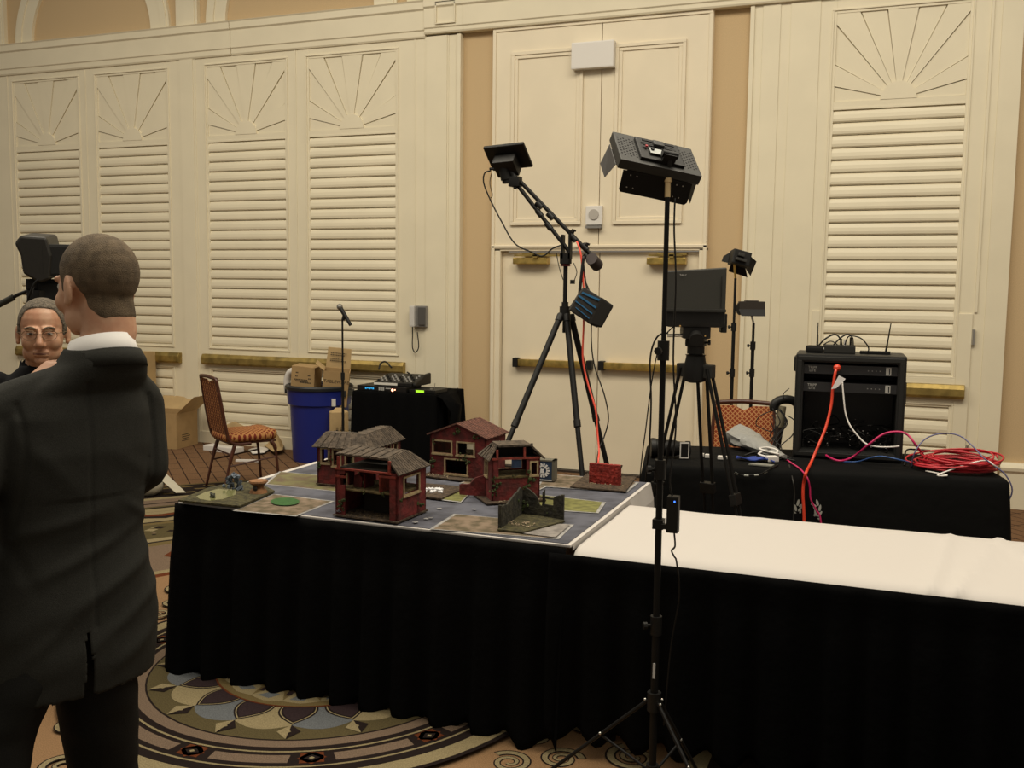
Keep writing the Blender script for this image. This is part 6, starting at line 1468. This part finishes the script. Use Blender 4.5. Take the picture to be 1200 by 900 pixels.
# ---------------- older man with glasses in a black shirt
P2r = spot(50, 420, 3.95); hd2 = math.atan2(-P2r.y, -P2r.x)     # faces the camera
P2 = empty('person', (P2r.x, P2r.y, 0), hd2 - PI / 2, label='older man with glasses and a black shirt facing the camera', cat='person')
M2 = Matrix.Translation(P2.location) @ Matrix.Rotation(hd2 - PI / 2, 4, 'Z'); hp = M2.inverted() @ spot(50, 388, 3.9)
MH2 = Matrix.Translation(hp) @ Matrix.Rotation(R(-6), 4, 'Z') @ Matrix.Rotation(R(-4), 4, 'X') @ Matrix.Scale(1.09, 4)
S = hp.z - 1.56
mb = MB(); head_parts(mb, MH2, 1.0, 1.03, 1.25)
zs = hp.z - .175
mb.loft([[Vector((p.x + .068 * math.cos(a) * s, p.y + .066 * math.sin(a) * s, p.z)) for a in [2 * PI * k / 20 for k in range(20)]] for p, s in ((MH2 @ Vector((0, -.01, -.05)), .98), (MH2 @ Vector((0, -.02, -.11)), 1.02), (Vector((hp.x * .8, -.02, zs)), 1.1), (Vector((hp.x * .7, -.02, zs - .06)), 1.2))])
g2 = zs + .01
mb.loft([[Vector((hw * math.cos(a), hd * math.sin(a), z)) for a in [2 * PI * k / 24 for k in range(24)]] for z, hw, hd in ((g2 - .56, .15, .12), (g2 - .42, .15, .13), (g2 - .2, .16, .11), (g2 - .06, .15, .085), (g2 + .01, .05, .05))])
for s in (-1, 1):
    a = Vector((s * .16, 0, g2 - .06)); e = Vector((s * .22, .0, g2 - .33)); w_ = Vector((s * .18, .13, g2 - .55)); chain(mb, [a, e, w_], [.048, .036, .027]); hand(mb, w_, (0, .25, -1), (-s, 0, 0), curl=.35, thumb=s)
    chain(mb, [Vector((s * .085, 0, g2 - .56)), Vector((s * .10, .02, .44)), Vector((s * .10, -.02, .08))], [.078, .052, .036]); capsule(mb, Vector((s * .1, -.04, .04)), Vector((s * .12, .13, .03)), .036, .028)
bd2 = fuse(mb, 'body', SKIN2, P2, .0036, 3)
def hair2(p): return p.z > hline(H2T, p.y)
hair_from(bd2, MH2, hair2, .0045, 'hair', mat('grey_hair', (.15, .12, .085), .8, noise_amt=.5, noise_scale=90, bump=.8, bump_scale=200), P2)
for s in (-1, 1):
    mb = MB(); mb.ball(MH2 @ Vector((s * .031, .0825, .0)), (.0135, .009, .006), n=14); e = mb.build('eye', MATS['eye_white'], P2, smooth='all')
    mb = MB(); mb.ball(MH2 @ Vector((s * .031, .0900, .0005)), (.0052, .003, .0050), n=10); mb.build('iris', mat('iris_dark', (.05, .035, .025), .2), e)
    mb = MB(); mb.tube([MH2 @ Vector((s * (.014 + .033 * t), .094 - .012 * t * t, .0075 - .010 * abs(t - .45))) for t in (0, .25, .5, .75, 1)], .0022, n=6); mb.build('eyelid', SKIN2, e, smooth='all')
for s in (-1, 1): mb = MB(); mb.tube([MH2 @ Vector((s * .014, .100, .019)), MH2 @ Vector((s * .03, .096, .025)), MH2 @ Vector((s * .050, .082, .019))], .0035, n=6); mb.build('eyebrow', mat('brow_grey', (.12, .09, .06), .9), P2)
mb = MB(); mb.tube([MH2 @ Vector((-.024, .0875, -.072)), MH2 @ Vector((0, .094, -.0715)), MH2 @ Vector((.024, .0875, -.072))], .0022, n=6); mb.build('mouth_line', mat('mouth_dark', (.12, .03, .02), .6), P2)
gl = MB()
for s in (-1, 1):
    P = [MH2 @ Vector((s * .033 + .0245 * math.cos(a), .110 - .010 * abs(math.cos(a)) * 0 - (.012 if s * math.cos(a) > .3 else 0) * abs(math.cos(a)), -.003 + .018 * math.sin(a))) for a in [2 * PI * k / 24 for k in range(25)]]
    gl.tube(P, .0012, n=6, smooth=0); gl.tube([MH2 @ Vector((s * .057, .098, .004)), MH2 @ Vector((s * .078, .06, .004)), MH2 @ Vector((s * .084, .0, .0))], .0015, n=6, smooth=2)
gl.tube([MH2 @ Vector((-.009, .110, .0)), MH2 @ Vector((0, .114, .004)), MH2 @ Vector((.009, .110, .0))], .0012, n=6)
gl.build('glasses', mat('wire_frame', (.22, .15, .09), .3, .8), P2, smooth='all')
BSH = mat('black_shirt', (.008, .008, .009), .9, spec=.15)
mb = MB(); mb.loft([sring(z, hw, hd, 0, 0) for z, hw, hd in ((g2 - .62, .18, .15), (g2 - .4, .175, .155), (g2 - .2, .19, .135), (g2 - .07, .19, .11), (g2 - .01, .12, .085), (g2 + .03, .078, .074))])
for s in (-1, 1):
    a = Vector((s * .17, 0, g2 - .06)); e = Vector((s * .22, .0, g2 - .33)); w_ = Vector((s * .18, .13, g2 - .55)); chain(mb, [a, e, e.lerp(w_, .9)], [.066, .055, .042])
def shf(co, n): return .005 * noise.noise(co * 7)
sh = fuse(mb, 'shirt', BSH, P2, .008, 4, shf)
mb = MB()
for s in (-1, 1):
    for i in range(6):
        a0 = PI / 2 - s * (.25 + i * .42); a1 = PI / 2 - s * (.25 + (i + 1) * .42); c_ = lambda a, r, z: Vector((hp.x * .7 + r * math.cos(a), r * 1.0 * math.sin(a) - .01, z))
        lo0 = g2 - .045 + .012 * i; lo1 = g2 - .045 + .012 * (i + 1)
        mb.prism([c_(a0, .098, lo0), c_(a1, .098, lo1), c_(a1, .082, g2 + .035 + .004 * i), c_(a0, .082, g2 + .018 + .004 * i)], (0, 0, .004))
mb.build('shirt_collar', BSH, P2)
mb = MB()
for s in (-1, 1): mb.loft([sring(z, hw, hd, 0, s * xc, 20, 2.2) for z, hw, hd, xc in ((.06, .085, .1, .105), (.4, .085, .1, .102), (.7, .1, .12, .09), (g2 - .52, .1, .125, .08))])
mb.loft([sring(z, .165, .135, 0, 0) for z in (g2 - .66, g2 - .5)])
fuse(mb, 'trousers', mat('dark_trousers', (.012, .012, .014), .9), P2, .010, 3)
for s in (-1, 1):
    mb = MB(); capsule(mb, Vector((s * .105, -.05, .045)), Vector((s * .125, .15, .036)), .044, .036); mb.box(s * .115 - .045, s * .115 + .045, -.1, .17, 0, .015, bev=.006); fuse(mb, 'shoe', MATS['shoe_black'], P2, .007, 3)

# ---------------- broadcast camera at the far left, behind the two men
DC = 4.95
def V_(px, py, d=DC): return spot(px, py, d)
cc_ = V_(46, 345); tr = empty('camera_tripod', (cc_.x, cc_.y, 0), label='black tripod with a long pan handle at the far left, behind the two men', cat='tripod')
def T3(p): return Vector(p) - Vector((cc_.x, cc_.y, 0))
mb = MB(); zz0 = T3(V_(46, 356)).z; mb.cyl((0, 0, 1.30), (0, 0, zz0), .035); mb.cyl((0, 0, zz0 - .06), (0, 0, zz0), .05, n=18); mb.box(-.045, .045, -.04, .04, zz0, zz0 + .07, bev=.012); mb.build('fluid_head', BLACK, tr, smooth=True)
mb = MB(); a = T3(V_(45, 338)); b = T3(V_(22, 345)); c = T3(V_(-30, 372)); mb.tube([a, b, c], .009, n=10, smooth=3); h_ = mb.build('pan_handle', BLACK, tr, smooth='all')
mb = MB(); mb.cyl(b.lerp(c, .12), c, .016, n=12); mb.build('handle_grip', mat('grip_black', (.02, .02, .015), .7), h_, smooth=True)
for k in range(3):
    an = 2 * PI * k / 3 + .6; n_ = Vector((math.cos(an), math.sin(an), 0)); sdv = Vector((-n_.y, n_.x, 0))
    mb = MB()
    for s in (-1, 1): mb.cyl(n_ * .05 + sdv * .02 * s + UP * 1.3, n_ * .24 + sdv * .02 * s + UP * .6, .010)
    for s in (-1, 1): mb.cyl(n_ * .24 + sdv * .012 * s + UP * .62, n_ * .40 + sdv * .012 * s + UP * .02, .008)
    lg = mb.build('leg', BLACKM, tr, smooth=True)
    mb = MB(); mb.ball(n_ * .40 + UP * .02, .02, n=8); mb.build('foot_cap', BLACK, lg)
vc = V_(47, 308); vdir = Vector((vc.x, vc.y, 0)).normalized(); rt = Vector((vdir.y, -vdir.x, 0))
cam2 = empty('broadcast_camera', (0, 0, 0), label='boxy black broadcast camera above the older man, at the far left', cat='camera')
def VP_(px, py, dd=0):
    p = V_(px, py); return p + vdir * dd
mb = MB()
F1 = [(17, 286), (24, 277), (54, 279), (60, 300), (58, 328), (46, 332), (27, 321), (24, 300)]; 
rg = [[VP_(px, py, -.10) for px, py in F1], [VP_(45 + (px - 38) * 1.02 + 6, 300 + (py - 304) * 1.0 - 2, .16) for px, py in F1]]
mb.loft(rg); mb.build('viewfinder_hood', mat('hood_dark', (.016, .014, .011), .5, noise_amt=.2, noise_scale=60), cam2, bevel=.012)
mb = MB(); M_ = Matrix.Translation(VP_(62, 303, .0)) @ Matrix((rt, vdir, UP)).transposed().to_4x4(); mb.box(-.05, .12, -.08, .3, -.09, .07, M_, bev=.015); mb.build('camera_body', BLACK, cam2)
mb = MB(); M_ = Matrix.Translation(VP_(46, 335, .03)) @ Matrix((rt, vdir, UP)).transposed().to_4x4(); mb.box(-.06, .10, -.05, .09, -.02, .035, M_, bev=.008); mb.build('mount_plate', BLACK, cam2)
mb = MB(); M_ = Matrix.Translation(VP_(60, 345, .05)) @ Matrix((rt, vdir, UP)).transposed().to_4x4(); mb.box(-.06, .06, -.06, .08, -.06, .06, M_, bev=.015); mb.build('lower_block', BLACK, cam2)
mb = MB(); mb.tube([VP_(52, 322, -.08), VP_(42, 330, -.1), VP_(36, 342, -.1), VP_(32, 358, -.08), VP_(33, 390, -.05)], .005); mb.tube([VP_(40, 335, -.08), VP_(38, 345, -.1), VP_(41, 356, -.08)], .003); mb.build('camera_wire', BLACK, cam2, smooth='all')
